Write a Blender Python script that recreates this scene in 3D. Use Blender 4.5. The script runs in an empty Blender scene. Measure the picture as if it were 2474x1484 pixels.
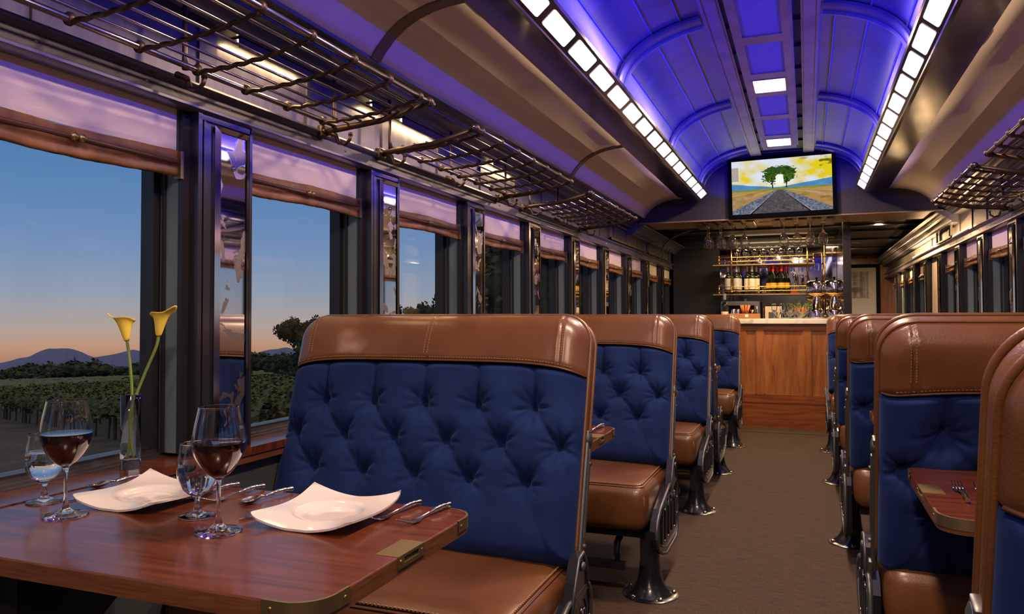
import bpy, bmesh, math, random
import numpy as np
from mathutils import Vector, Matrix
PI = math.pi
C = bpy.context.scene.collection
scene = bpy.context.scene

# ------------------------------------------------------------------ camera
EYE = 1.12
FPX = 1894.9; YAW = 0.378068; PITCH = 0.02732; ROLL = -0.00225288
cam_data = bpy.data.cameras.new('camera')
cam = bpy.data.objects.new('camera', cam_data); C.objects.link(cam)
cam_data.sensor_width = 36.0; cam_data.sensor_fit = 'HORIZONTAL'
cam_data.lens = FPX * 36.0 / 2474.0
cam_data.shift_x = (1237 - 1195.08) / 2474.0
cam_data.shift_y = -(742 - 710.5) / 2474.0
cam_data.clip_end = 9000; cam_data.clip_start = 0.02
fw = Vector((-math.sin(YAW)*math.cos(PITCH), math.cos(YAW)*math.cos(PITCH), math.sin(PITCH)))
rt = Vector((math.cos(YAW), math.sin(YAW), 0)); up = rt.cross(fw)
r2 = rt*math.cos(ROLL) + up*math.sin(ROLL); u2 = -rt*math.sin(ROLL) + up*math.cos(ROLL)
M = Matrix.Identity(4)
for i in range(3):
    M[i][0] = r2[i]; M[i][1] = u2[i]; M[i][2] = -fw[i]
M[2][3] = EYE
cam.matrix_world = M
scene.camera = cam

# ------------------------------------------------------------------ colour management
scene.view_settings.view_transform = 'Standard'
scene.view_settings.look = 'None'
scene.view_settings.gamma = 1.0
scene.view_settings.exposure = 0.0
scene.view_settings.use_curve_mapping = False

# ------------------------------------------------------------------ dusk sky
def srgb(h):
    h = h.lstrip('#'); v = [int(h[i:i+2], 16)/255 for i in (0, 2, 4)]
    return tuple((c/12.92 if c <= 0.04045 else ((c+0.055)/1.055)**2.4) for c in v)
world = bpy.data.worlds.new('dusk'); scene.world = world
world.use_nodes = True
wn = world.node_tree.nodes; wl = world.node_tree.links
for n in list(wn): wn.remove(n)
wo = wn.new('ShaderNodeOutputWorld'); wb = wn.new('ShaderNodeBackground'); wb.inputs[1].default_value = 1.0
tc = wn.new('ShaderNodeTexCoord'); sx = wn.new('ShaderNodeSeparateXYZ'); mr = wn.new('ShaderNodeMapRange')
mr.inputs['From Min'].default_value = -0.1; mr.inputs['From Max'].default_value = 0.4
cr = wn.new('ShaderNodeValToRGB')
wl.new(tc.outputs['Generated'], sx.inputs[0]); wl.new(sx.outputs['Z'], mr.inputs['Value'])
wl.new(mr.outputs[0], cr.inputs[0]); wl.new(cr.outputs[0], wb.inputs[0]); wl.new(wb.outputs[0], wo.inputs[0])
stops = [(-0.1, '#4a4448'), (-0.055, '#a27862'), (-0.035, '#c0957b'), (-0.015, '#b4a298'), (0.03, '#919eb0'), (0.08, '#7593bb'), (0.14, '#5f87b8'), (0.22, '#4c7ab0'), (0.3, '#7b8ca2'), (0.4, '#a79f9a')]
el = cr.color_ramp.elements
while len(el) > 1: el.remove(el[0])
for i, (z, c) in enumerate(stops):
    p = (z+0.1)/0.5
    e = el[0] if i == 0 else el.new(p)
    e.position = p; e.color = srgb(c)+(1,)

# ------------------------------------------------------------------ helpers: lamps
def area(name, loc, size, size_y, energy, color, direction, spread=PI):
    d = bpy.data.lights.new(name, 'AREA'); d.shape = 'RECTANGLE'; d.size = size; d.size_y = size_y
    d.energy = energy; d.color = color; d.spread = spread
    o = bpy.data.objects.new(name, d); C.objects.link(o); o.location = loc
    z = -Vector(direction).normalized()
    y = Vector((0, 1, 0)) if abs(z.y) < 0.9 else Vector((0, 0, 1))
    x = y.cross(z).normalized(); y = z.cross(x)
    o.rotation_euler = Matrix((x, y, z)).transposed().to_euler()
    return o
CX = -0.2                       # the car's centre line
def SX(x, s): return x if s == 'left' else 2*CX - x
BLUE = (0.010, 0.006, 1.0); WARM = (1.0, 0.68, 0.44)
# blue LED lines in the troughs behind the two strip-light housings
LED_E = 88.0
for s in ('left', 'right'):
    dx = 1 if s == 'left' else -1
    area('blue_cove_light_' + s, (SX(-0.835, s), 2.55, 2.2305), 0.012, 9.2, LED_E, BLUE, (dx, 0, 0.8))
# square downlights of the centre ceiling panel
LAMP_YS = [4.765 + 1.6*k for k in range(-4, 2)]
for y in LAMP_YS:
    area('centre_downlight', (-0.18, y, 2.425), 0.16, 0.22, 30.0, WARM, (0, 0, -1))

# ------------------------------------------------------------------ materials
MATS = {}
def mat(name, color, rough=0.5, metal=0.0, **kw):
    m = bpy.data.materials.new(name); m.use_nodes = True
    b = m.node_tree.nodes['Principled BSDF']
    b.inputs['Base Color'].default_value = (*color, 1)
    b.inputs['Roughness'].default_value = rough
    b.inputs['Metallic'].default_value = metal
    for k, v in kw.items():
        key = {'coat': 'Coat Weight', 'coat_rough': 'Coat Roughness', 'sheen': 'Sheen Weight', 'sheen_rough': 'Sheen Roughness',
               'trans': 'Transmission Weight', 'ior': 'IOR', 'spec': 'Specular IOR Level', 'alpha': 'Alpha', 'aniso': 'Anisotropic', 'sss': 'Subsurface Weight'}[k]
        b.inputs[key].default_value = v
    MATS[name] = m
    return m
def nd(m, t): return m.node_tree.nodes.new(t)
def lk(m, a, b): m.node_tree.links.new(a, b)
def noise_mix(m, ca, cb, scale=(1, 1, 1), nscale=5, detail=6, lo=0.35, hi=0.65, dist=0.0, bump=0.0, bump_scale=None, rough_var=0.0):
    b = m.node_tree.nodes['Principled BSDF']
    t = nd(m, 'ShaderNodeTexCoord'); mp = nd(m, 'ShaderNodeMapping'); mp.inputs['Scale'].default_value = scale
    n = nd(m, 'ShaderNodeTexNoise'); n.inputs['Scale'].default_value = nscale; n.inputs['Detail'].default_value = detail; n.inputs['Distortion'].default_value = dist
    r = nd(m, 'ShaderNodeValToRGB'); r.color_ramp.elements[0].position = lo; r.color_ramp.elements[1].position = hi
    r.color_ramp.elements[0].color = (*ca, 1); r.color_ramp.elements[1].color = (*cb, 1)
    lk(m, t.outputs['Object'], mp.inputs[0]); lk(m, mp.outputs[0], n.inputs['Vector']); lk(m, n.outputs[0], r.inputs[0]); lk(m, r.outputs[0], b.inputs['Base Color'])
    if bump:
        bp = nd(m, 'ShaderNodeBump'); bp.inputs['Strength'].default_value = bump; bp.inputs['Distance'].default_value = 0.01
        if bump_scale:
            n2 = nd(m, 'ShaderNodeTexNoise'); n2.inputs['Scale'].default_value = bump_scale; n2.inputs['Detail'].default_value = 4
            lk(m, t.outputs['Object'], n2.inputs['Vector']); lk(m, n2.outputs[0], bp.inputs['Height'])
        else: lk(m, n.outputs[0], bp.inputs['Height'])
        lk(m, bp.outputs[0], b.inputs['Normal'])
    if rough_var:
        mr_ = nd(m, 'ShaderNodeMapRange'); base = b.inputs['Roughness'].default_value
        mr_.inputs['To Min'].default_value = base-rough_var; mr_.inputs['To Max'].default_value = base+rough_var
        lk(m, n.outputs[0], mr_.inputs[0]); lk(m, mr_.outputs[0], b.inputs['Roughness'])
    return m
mat('velvet', (0.020, 0.034, 0.13), 0.85, sheen=0.35, sheen_rough=0.35, spec=0.15)
MATS['velvet'].node_tree.nodes['Principled BSDF'].inputs['Sheen Tint'].default_value = (0.22, 0.42, 1.0, 1)
noise_mix(MATS['velvet'], (0.006, 0.019, 0.088), (0.013, 0.034, 0.145), (1, 1, 1), 9, 5, 0.3, 0.7, bump=0.08, bump_scale=900)
mat('leather', (0.23, 0.10, 0.042), 0.36, spec=0.5, coat=0.45, coat_rough=0.24)
noise_mix(MATS['leather'], (0.115, 0.044, 0.014), (0.180, 0.073, 0.023), (1, 1, 1), 5, 6, 0.3, 0.7, bump=0.12, bump_scale=260, rough_var=0.06)
mat('leather_dark', (0.13, 0.052, 0.024), 0.42)
mat('stitch', (0.42, 0.24, 0.12), 0.6)
mat('table_wood', (0.15, 0.04, 0.016), 0.24, coat=0.3, coat_rough=0.12)
noise_mix(MATS['table_wood'], (0.075, 0.016, 0.006), (0.165, 0.042, 0.013), (1.2, 22, 6), 3.0, 8, 0.3, 0.72, dist=0.4, rough_var=0.05)
mat('wood_edge', (0.14, 0.05, 0.02), 0.4)
noise_mix(MATS['wood_edge'], (0.10, 0.034, 0.013), (0.19, 0.07, 0.03), (3, 3, 40), 5, 8, 0.3, 0.7)
mat('bar_wood', (0.22, 0.075, 0.022), 0.32, coat=0.3, coat_rough=0.2)
noise_mix(MATS['bar_wood'], (0.19, 0.058, 0.014), (0.40, 0.155, 0.044), (9, 9, 1.1), 2.2, 8, 0.28, 0.72, dist=1.0)
mat('bar_wood_h', (0.22, 0.075, 0.022), 0.3, coat=0.3, coat_rough=0.2)
noise_mix(MATS['bar_wood_h'], (0.12, 0.028, 0.007), (0.33, 0.105, 0.028), (1.0, 9, 12), 2.2, 8, 0.28, 0.72, dist=1.5)
mat('brass', (0.44, 0.34, 0.17), 0.42, 1.0); mat('gold_brass', (0.80, 0.48, 0.13), 0.18, 1.0)
mat('chrome', (0.75, 0.75, 0.77), 0.10, 1.0); mat('steel', (0.55, 0.53, 0.52), 0.22, 1.0)
mat('rack_metal', (0.11, 0.075, 0.05), 0.42, 0.75); mat('rack_rod', (0.42, 0.40, 0.38), 0.22, 1.0)
mat('fascia', (0.10, 0.095, 0.09), 0.30, 0.25); noise_mix(MATS['fascia'], (0.095, 0.092, 0.115), (0.145, 0.14, 0.17), (1, .4, 1), 6, 5, bump=0.10, rough_var=0.08)
mat('letterboard', (0.27, 0.25, 0.22), 0.36, 0.5); noise_mix(MATS['letterboard'], (0.065, 0.06, 0.054), (0.10, 0.093, 0.083), (1, 5, 1), 6, 5, bump=0.06, rough_var=0.06)
mat('wall_dark', (0.030, 0.034, 0.034), 0.42); noise_mix(MATS['wall_dark'], (0.045, 0.054, 0.052), (0.07, 0.078, 0.074), (1, 1, 1), 4, 5, bump=0.05, bump_scale=60)
mat('trim_dark', (0.020, 0.019, 0.024), 0.28, coat=0.4, coat_rough=0.15)
mat('jamb_teal', (0.085, 0.12, 0.125), 0.45); noise_mix(MATS['jamb_teal'], (0.13, 0.18, 0.19), (0.18, 0.24, 0.25), (1, 1, .4), 8, 5, bump=0.12, bump_scale=70)
mat('sash_dark', (0.018, 0.018, 0.022), 0.35)
mat('sill_metal', (0.20, 0.19, 0.18), 0.32, 0.9)
mat('cove_paint', (0.40, 0.34, 0.28), 0.75); noise_mix(MATS['cove_paint'], (0.76, 0.66, 0.54), (0.81, 0.70, 0.58), (1, 1, 1), 3, 4)
mat('rib_metal', (0.22, 0.17, 0.10), 0.42, 0.7)
mat('housing', (0.20, 0.155, 0.11), 0.16, 0.9); noise_mix(MATS['housing'], (0.13, 0.10, 0.07), (0.26, 0.20, 0.14), (1, 1, 1), 4.5, 6, 0.3, 0.7, dist=1.2, bump=0.05, rough_var=0.06)
mat('vault_metal', (0.42, 0.38, 0.36), 0.36, 0.6); noise_mix(MATS['vault_metal'], (0.15, 0.145, 0.18), (0.235, 0.225, 0.27), (1, 1, 1), 5, 6, 0.3, 0.7, dist=0.8, bump=0.10, rough_var=0.08)
mat('band_metal', (0.40, 0.33, 0.27), 0.38, 0.7); noise_mix(MATS['band_metal'], (0.34, 0.28, 0.23), (0.45, 0.38, 0.31), (1, 1, 1), 7, 5, bump=0.06)
mat('panel_violet', (0.30, 0.26, 0.34), 0.55, 0.1)
mat('bulkhead', (0.030, 0.026, 0.028), 0.5)
mat('bar_back_wall', (0.012, 0.013, 0.016), 0.5)
mat('soffit', (0.30, 0.22, 0.13), 0.34, 0.5); noise_mix(MATS['soffit'], (0.30, 0.215, 0.12), (0.46, 0.34, 0.20), (.6, 4, 1), 4, 5, dist=.5, rough_var=0.06)
mat('dark_paint', (0.018, 0.016, 0.016), 0.5)
mat('iron', (0.016, 0.018, 0.026), 0.26, 0.3, coat=0.5, coat_rough=0.15); mat('iron_grey', (0.12, 0.13, 0.14), 0.38, 0.6)
mat('carpet', (0.085, 0.055, 0.036), 0.95)
m = MATS['carpet']; b = m.node_tree.nodes['Principled BSDF']
t = nd(m, 'ShaderNodeTexCoord'); mp = nd(m, 'ShaderNodeMapping'); mp.inputs['Scale'].default_value = (3, 42, 1)
n = nd(m, 'ShaderNodeTexNoise'); n.inputs['Scale'].default_value = 4; n.inputs['Detail'].default_value = 6
n2 = nd(m, 'ShaderNodeTexNoise'); n2.inputs['Scale'].default_value = 160; n2.inputs['Detail'].default_value = 3
mx = nd(m, 'ShaderNodeMath'); mx.operation = 'ADD'; r = nd(m, 'ShaderNodeValToRGB')
r.color_ramp.elements[0].position = 0.80; r.color_ramp.elements[0].color = (0.017, 0.0115, 0.0075, 1)
r.color_ramp.elements[1].position = 1.0; r.color_ramp.elements[1].color = (0.068, 0.045, 0.030, 1)
lk(m, t.outputs['Object'], mp.inputs[0]); lk(m, mp.outputs[0], n.inputs['Vector']); lk(m, t.outputs['Object'], n2.inputs['Vector'])
lk(m, n.outputs[0], mx.inputs[0]); lk(m, n2.outputs[0], mx.inputs[1]); lk(m, mx.outputs[0], r.inputs[0]); lk(m, r.outputs[0], b.inputs['Base Color'])
bp = nd(m, 'ShaderNodeBump'); bp.inputs['Strength'].default_value = 0.5; bp.inputs['Distance'].default_value = 0.004
lk(m, mx.outputs[0], bp.inputs['Height']); lk(m, bp.outputs[0], b.inputs['Normal'])
mat('porcelain', (0.80, 0.74, 0.70), 0.12, coat=0.5)
mat('glass', (1, 1, 1), 0.0, trans=1.0, ior=1.48); mat('water', (1, 1, 1), 0.0, trans=1.0, ior=1.33)
mat('wine', (0.016, 0.002, 0.003), 0.03, spec=0.6)
mat('petal', (1.0, 0.76, 0.10), 0.5, sss=0.0); mat('stem_green', (0.22, 0.33, 0.06), 0.5); mat('spadix', (0.9, 0.42, 0.03), 0.6)
mat('blind_cloth', (0.82, 0.70, 0.60), 0.9)
m = MATS['blind_cloth']; b = m.node_tree.nodes['Principled BSDF']
t = nd(m, 'ShaderNodeTexCoord'); w = nd(m, 'ShaderNodeTexNoise'); w.inputs['Scale'].default_value = 30; mp = nd(m, 'ShaderNodeMapping'); mp.inputs['Scale'].default_value = (1, 1, 14)
bp = nd(m, 'ShaderNodeBump'); bp.inputs['Strength'].default_value = 0.3; bp.inputs['Distance'].default_value = 0.003
lk(m, t.outputs['Object'], mp.inputs[0]); lk(m, mp.outputs[0], w.inputs['Vector']); lk(m, w.outputs[0], bp.inputs['Height']); lk(m, bp.outputs[0], b.inputs['Normal'])
mat('blind_hem', (0.25, 0.125, 0.055), 0.5); noise_mix(MATS['blind_hem'], (0.20, 0.085, 0.026), (0.34, 0.155, 0.05), (1, 3, 1), 7, 6, bump=0.15, bump_scale=60)
mat('marble', (0.78, 0.76, 0.72), 0.2); noise_mix(MATS['marble'], (0.55, 0.53, 0.50), (0.80, 0.78, 0.74), (1, 3, 1), 5, 8, 0.38, 0.5, dist=1.5)
mat('black_plastic', (0.004, 0.004, 0.004), 0.8, spec=0.02); mat('black_frame', (0.006, 0.006, 0.006), 0.6, spec=0.1)
mat('paper_white', (0.74, 0.72, 0.66), 0.7)
mat('bottle_dark', (0.008, 0.012, 0.006), 0.06, coat=0.5); mat('label_silver', (0.50, 0.50, 0.54), 0.5); mat('label_cream', (0.72, 0.64, 0.5), 0.6)
mat('label_orange', (0.75, 0.33, 0.04), 0.5); mat('foil_red', (0.55, 0.018, 0.015), 0.3); mat('foil_grey', (0.4, 0.38, 0.4), 0.3, .5)
mat('straw_orange', (0.75, 0.20, 0.05), 0.4); mat('tray_wood', (0.36, 0.16, 0.06), 0.5)
mat('bark', (0.05, 0.035, 0.025), 0.9)
mat('leaf_vine', (0.07, 0.11, 0.018), 0.7); noise_mix(MATS['leaf_vine'], (0.045, 0.068, 0.006), (0.12, 0.145, 0.016), (1, 1, 1), 0.9, 5, 0.35, 0.7)
mat('leaf_tree', (0.035, 0.06, 0.015), 0.8); noise_mix(MATS['leaf_tree'], (0.018, 0.032, 0.009), (0.05, 0.072, 0.018), (1, 1, 1), 0.7, 5)
mat('dirt', (0.10, 0.085, 0.075), 0.95); noise_mix(MATS['dirt'], (0.045, 0.037, 0.029), (0.085, 0.07, 0.054), (1, 1, 1), 0.6, 8)
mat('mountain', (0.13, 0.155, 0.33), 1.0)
def emis(name, color, strength):
    m = bpy.data.materials.new(name); m.use_nodes = True; ns = m.node_tree.nodes
    ns.remove(ns['Principled BSDF']); e = ns.new('ShaderNodeEmission'); e.inputs[0].default_value = (*color, 1); e.inputs[1].default_value = strength
    m.node_tree.links.new(e.outputs[0], ns['Material Output'].inputs[0]); MATS[name] = m; return m
emis('strip_emit', (0.90, 0.84, 1.0), 1.7); emis('lamp_emit', (1.0, 0.90, 0.85), 4.0); emis('warm_emit', (1.0, 0.72, 0.40), 14.0); emis('blue_emit', (0.1, 0.06, 1.0), 3.0)
# window glass: clear with a fresnel reflection
m = bpy.data.materials.new('window_glass'); m.use_nodes = True; ns = m.node_tree.nodes; ns.remove(ns['Principled BSDF'])
tr = ns.new('ShaderNodeBsdfTransparent'); gl = ns.new('ShaderNodeBsdfGlossy'); gl.inputs['Roughness'].default_value = 0.02
fr = ns.new('ShaderNodeLayerWeight'); pw = ns.new('ShaderNodeMath'); pw.operation = 'POWER'; pw.inputs[1].default_value = 5; ma = ns.new('ShaderNodeMath'); ma.operation = 'MULTIPLY_ADD'; ma.inputs[1].default_value = 0.6; ma.inputs[2].default_value = 0.02
lk(m, fr.outputs['Facing'], pw.inputs[0]); lk(m, pw.outputs[0], ma.inputs[0]); ms = ns.new('ShaderNodeMixShader')
lk(m, ma.outputs[0], ms.inputs[0]); lk(m, tr.outputs[0], ms.inputs[1]); lk(m, gl.outputs[0], ms.inputs[2]); lk(m, ms.outputs[0], ns['Material Output'].inputs[0]); MATS['window_glass'] = m
# antique mirror: silver with worn brown/violet patches
m = mat('antique_mirror', (0.72, 0.70, 0.70), 0.04, 1.0); b = m.node_tree.nodes['Principled BSDF']
t = nd(m, 'ShaderNodeTexCoord'); n = nd(m, 'ShaderNodeTexNoise'); n.inputs['Scale'].default_value = 12; n.inputs['Detail'].default_value = 8; n.inputs['Distortion'].default_value = 0.8
r = nd(m, 'ShaderNodeValToRGB'); e = r.color_ramp.elements; e[0].position = 0.565; e[0].color = (0, 0, 0, 1); e[1].position = 0.60; e[1].color = (1, 1, 1, 1)
m1 = nd(m, 'ShaderNodeMix'); m1.data_type = 'RGBA'; m1.inputs[6].default_value = (0.72, 0.70, 0.70, 1); m1.inputs[7].default_value = (0.34, 0.29, 0.29, 1)
m2 = nd(m, 'ShaderNodeMapRange'); m2.inputs['To Min'].default_value = 0.03; m2.inputs['To Max'].default_value = 0.45
oi = nd(m, 'ShaderNodeObjectInfo'); va = nd(m, 'ShaderNodeVectorMath'); va.operation = 'ADD'; vs = nd(m, 'ShaderNodeMath'); vs.operation = 'MULTIPLY'; vs.inputs[1].default_value = 37
lk(m, oi.outputs['Random'], vs.inputs[0]); lk(m, vs.outputs[0], va.inputs[1]); lk(m, t.outputs['Object'], va.inputs[0])
lk(m, va.outputs[0], n.inputs['Vector']); lk(m, n.outputs[0], r.inputs[0]); lk(m, r.outputs[0], m1.inputs[0]); lk(m, m1.outputs[2], b.inputs['Base Color'])
lk(m, r.outputs[0], m2.inputs[0]); lk(m, m2.outputs[0], b.inputs['Roughness'])
mat('mirror_plain', (0.55, 0.53, 0.55), 0.03, 1.0)
mat('mirror_bevel', (0.75, 0.70, 0.66), 0.10, 1.0)

# ------------------------------------------------------------------ mesh builder
class MB:
    def __init__(s): s.v = []; s.f = []
    def add(s, vs, fs):
        o = len(s.v); s.v += [tuple(map(float, p)) for p in vs]; s.f += [tuple(i+o for i in f) for f in fs]; return s
    def box(s, x0, x1, y0, y1, z0, z1):
        if x0 > x1: x0, x1 = x1, x0
        if y0 > y1: y0, y1 = y1, y0
        if z0 > z1: z0, z1 = z1, z0
        v = [(x, y, z) for x in (x0, x1) for y in (y0, y1) for z in (z0, z1)]
        return s.add(v, [(0,1,3,2),(4,6,7,5),(0,4,5,1),(2,3,7,6),(0,2,6,4),(1,5,7,3)])
    def tube(s, path, r, n=8, cap=True):
        P = [Vector(p) for p in path]; m_ = len(P); rs = r if hasattr(r, '__len__') else [r]*m_
        T = []
        for i in range(m_):
            a = P[max(i-1, 0)]; b_ = P[min(i+1, m_-1)]; d = (b_-a)
            T.append(d.normalized() if d.length > 1e-9 else Vector((0, 0, 1)))
        u_ = T[0].orthogonal().normalized(); vs = []
        for i in range(m_):
            u_ = (u_ - T[i]*u_.dot(T[i]))
            u_ = u_.normalized() if u_.length > 1e-6 else T[i].orthogonal().normalized()
            w_ = T[i].cross(u_)
            for k in range(n):
                a = 2*PI*k/n; vs.append(P[i] + (u_*math.cos(a) + w_*math.sin(a))*rs[i])
        fs = [(i*n+k, i*n+(k+1) % n, (i+1)*n+(k+1) % n, (i+1)*n+k) for i in range(m_-1) for k in range(n)]
        if cap: fs += [tuple(range(n))[::-1], tuple((m_-1)*n+k for k in range(n))]
        return s.add(vs, fs)
    def lathe(s, prof, c=(0, 0, 0), n=24, axis='z', sx=1.0, sy=1.0):
        vs = []; m_ = len(prof)
        for r_, z in prof:
            for k in range(n):
                a = 2*PI*k/n; x, y = r_*math.cos(a)*sx, r_*math.sin(a)*sy
                if axis == 'z': p = (c[0]+x, c[1]+y, c[2]+z)
                elif axis == 'x': p = (c[0]+z, c[1]+x, c[2]+y)
                else: p = (c[0]+x, c[1]+z, c[2]+y)
                vs.append(p)
        fs = [(i*n+k, i*n+(k+1) % n, (i+1)*n+(k+1) % n, (i+1)*n+k) for i in range(m_-1) for k in range(n)]
        if prof[0][0] > 1e-6: fs.append(tuple(range(n))[::-1])
        if prof[-1][0] > 1e-6: fs.append(tuple((m_-1)*n+k for k in range(n)))
        return s.add(vs, fs)
    def grid(s, X, Y, Z, flip=False):
        ny, nx = X.shape; vs = np.stack([X.ravel(), Y.ravel(), Z.ravel()], 1)
        fs = []
        for j in range(ny-1):
            for i in range(nx-1):
                a = j*nx+i; q = (a, a+1, a+nx+1, a+nx); fs.append(q[::-1] if flip else q)
        return s.add(vs, fs)
    def sweep(s, prof, y0, y1, closed=False):          # profile of (x,z) extruded along y
        n_ = len(prof); vs = [(x, y0, z) for x, z in prof] + [(x, y1, z) for x, z in prof]
        fs = [(i, i+1, n_+i+1, n_+i) for i in range(n_-1)]
        if closed: fs += [(n_-1, 0, n_, 2*n_-1), tuple(range(n_))[::-1], tuple(range(n_, 2*n_))]
        return s.add(vs, fs)
    def prism(s, poly, axis, a, b_):                    # closed polygon (p,q) extruded along an axis
        n_ = len(poly)
        def P(p, q, t): return {'x': (t, p, q), 'y': (p, t, q), 'z': (p, q, t)}[axis]
        vs = [P(p, q, a) for p, q in poly] + [P(p, q, b_) for p, q in poly]
        return s.add(vs, [(i, (i+1) % n_, n_+(i+1) % n_, n_+i) for i in range(n_)] + [tuple(range(n_))[::-1], tuple(range(n_, 2*n_))])
    def rbox(s, c, h, r, n=8, fn=None):                 # rounded box
        key = {}; vs = []; fs = []
        ls = np.linspace(-1, 1, n+1); ls = np.sign(ls)*(1-(1-np.abs(ls))**1.5)
        def vid(p):
            k = tuple(round(t_, 5) for t_ in p)
            if k not in key:
                P_ = np.array([p[i]*h[i] for i in range(3)]); q = np.array([max(-h[i]+r, min(h[i]-r, P_[i])) for i in range(3)])
                d = P_-q; L = np.linalg.norm(d); o = q + (d/L*r if L > 1e-9 else d)
                if fn: o = fn(o)
                key[k] = len(vs); vs.append((o[0]+c[0], o[1]+c[1], o[2]+c[2]))
            return key[k]
        for ax in range(3):
            for sg in (-1, 1):
                for i in range(n):
                    for j in range(n):
                        q = []
                        for di, dj in ((0,0),(1,0),(1,1),(0,1)):
                            p = [0, 0, 0]; p[ax] = sg; p[(ax+1) % 3] = ls[i+di]; p[(ax+2) % 3] = ls[j+dj]; q.append(vid(p))
                        fs.append(tuple(q) if sg > 0 else tuple(q[::-1]))
        return s.add(vs, fs)
    def build(s, name, mt, parent=None, smooth=False, loc=None, angle=None):
        me = bpy.data.meshes.new(name); me.from_pydata(s.v, [], s.f); me.update()
        bm_ = bmesh.new(); bm_.from_mesh(me); bmesh.ops.recalc_face_normals(bm_, faces=bm_.faces); bm_.to_mesh(me); bm_.free()
        if smooth:
            me.polygons.foreach_set('use_smooth', [True]*len(me.polygons))
            if angle: me.set_sharp_from_angle(angle=math.radians(angle))
        me.materials.append(MATS[mt] if isinstance(mt, str) else mt)
        o = bpy.data.objects.new(name, me); C.objects.link(o)
        if parent: o.parent = parent
        if loc: o.location = loc
        return o
def thing(name, label, cat, loc=(0, 0, 0), group=None, rz=0):
    o = bpy.data.objects.new(name, None); C.objects.link(o); o.empty_display_size = 0.05
    o.location = loc; o.rotation_euler = (0, 0, rz); tag(o, label, cat, group); return o
def tag(o, label, cat, group=None):
    o['label'] = label; o['category'] = cat
    if group: o['group'] = group
    return o
def struct(o): o['kind'] = 'structure'; return o
def dup(root, label, loc=None, rz=None, scale=None, group=None):
    r = root.copy(); C.objects.link(r); r['label'] = label
    if loc is not None: r.location = loc
    if rz is not None: r.rotation_euler = (0, 0, rz)
    if scale is not None: r.scale = scale
    if group: r['group'] = group
    for ch in list(root.children):
        c = ch.copy(); C.objects.link(c); c.parent = r
        for g in list(ch.children):
            d = g.copy(); C.objects.link(d); d.parent = c
    return r
ORD = ['first', 'second', 'third', 'fourth', 'fifth', 'sixth', 'seventh', 'eighth', 'ninth', 'tenth', 'eleventh', 'twelfth', 'thirteenth', 'fourteenth', 'fifteenth', 'sixteenth', 'seventeenth']
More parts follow.
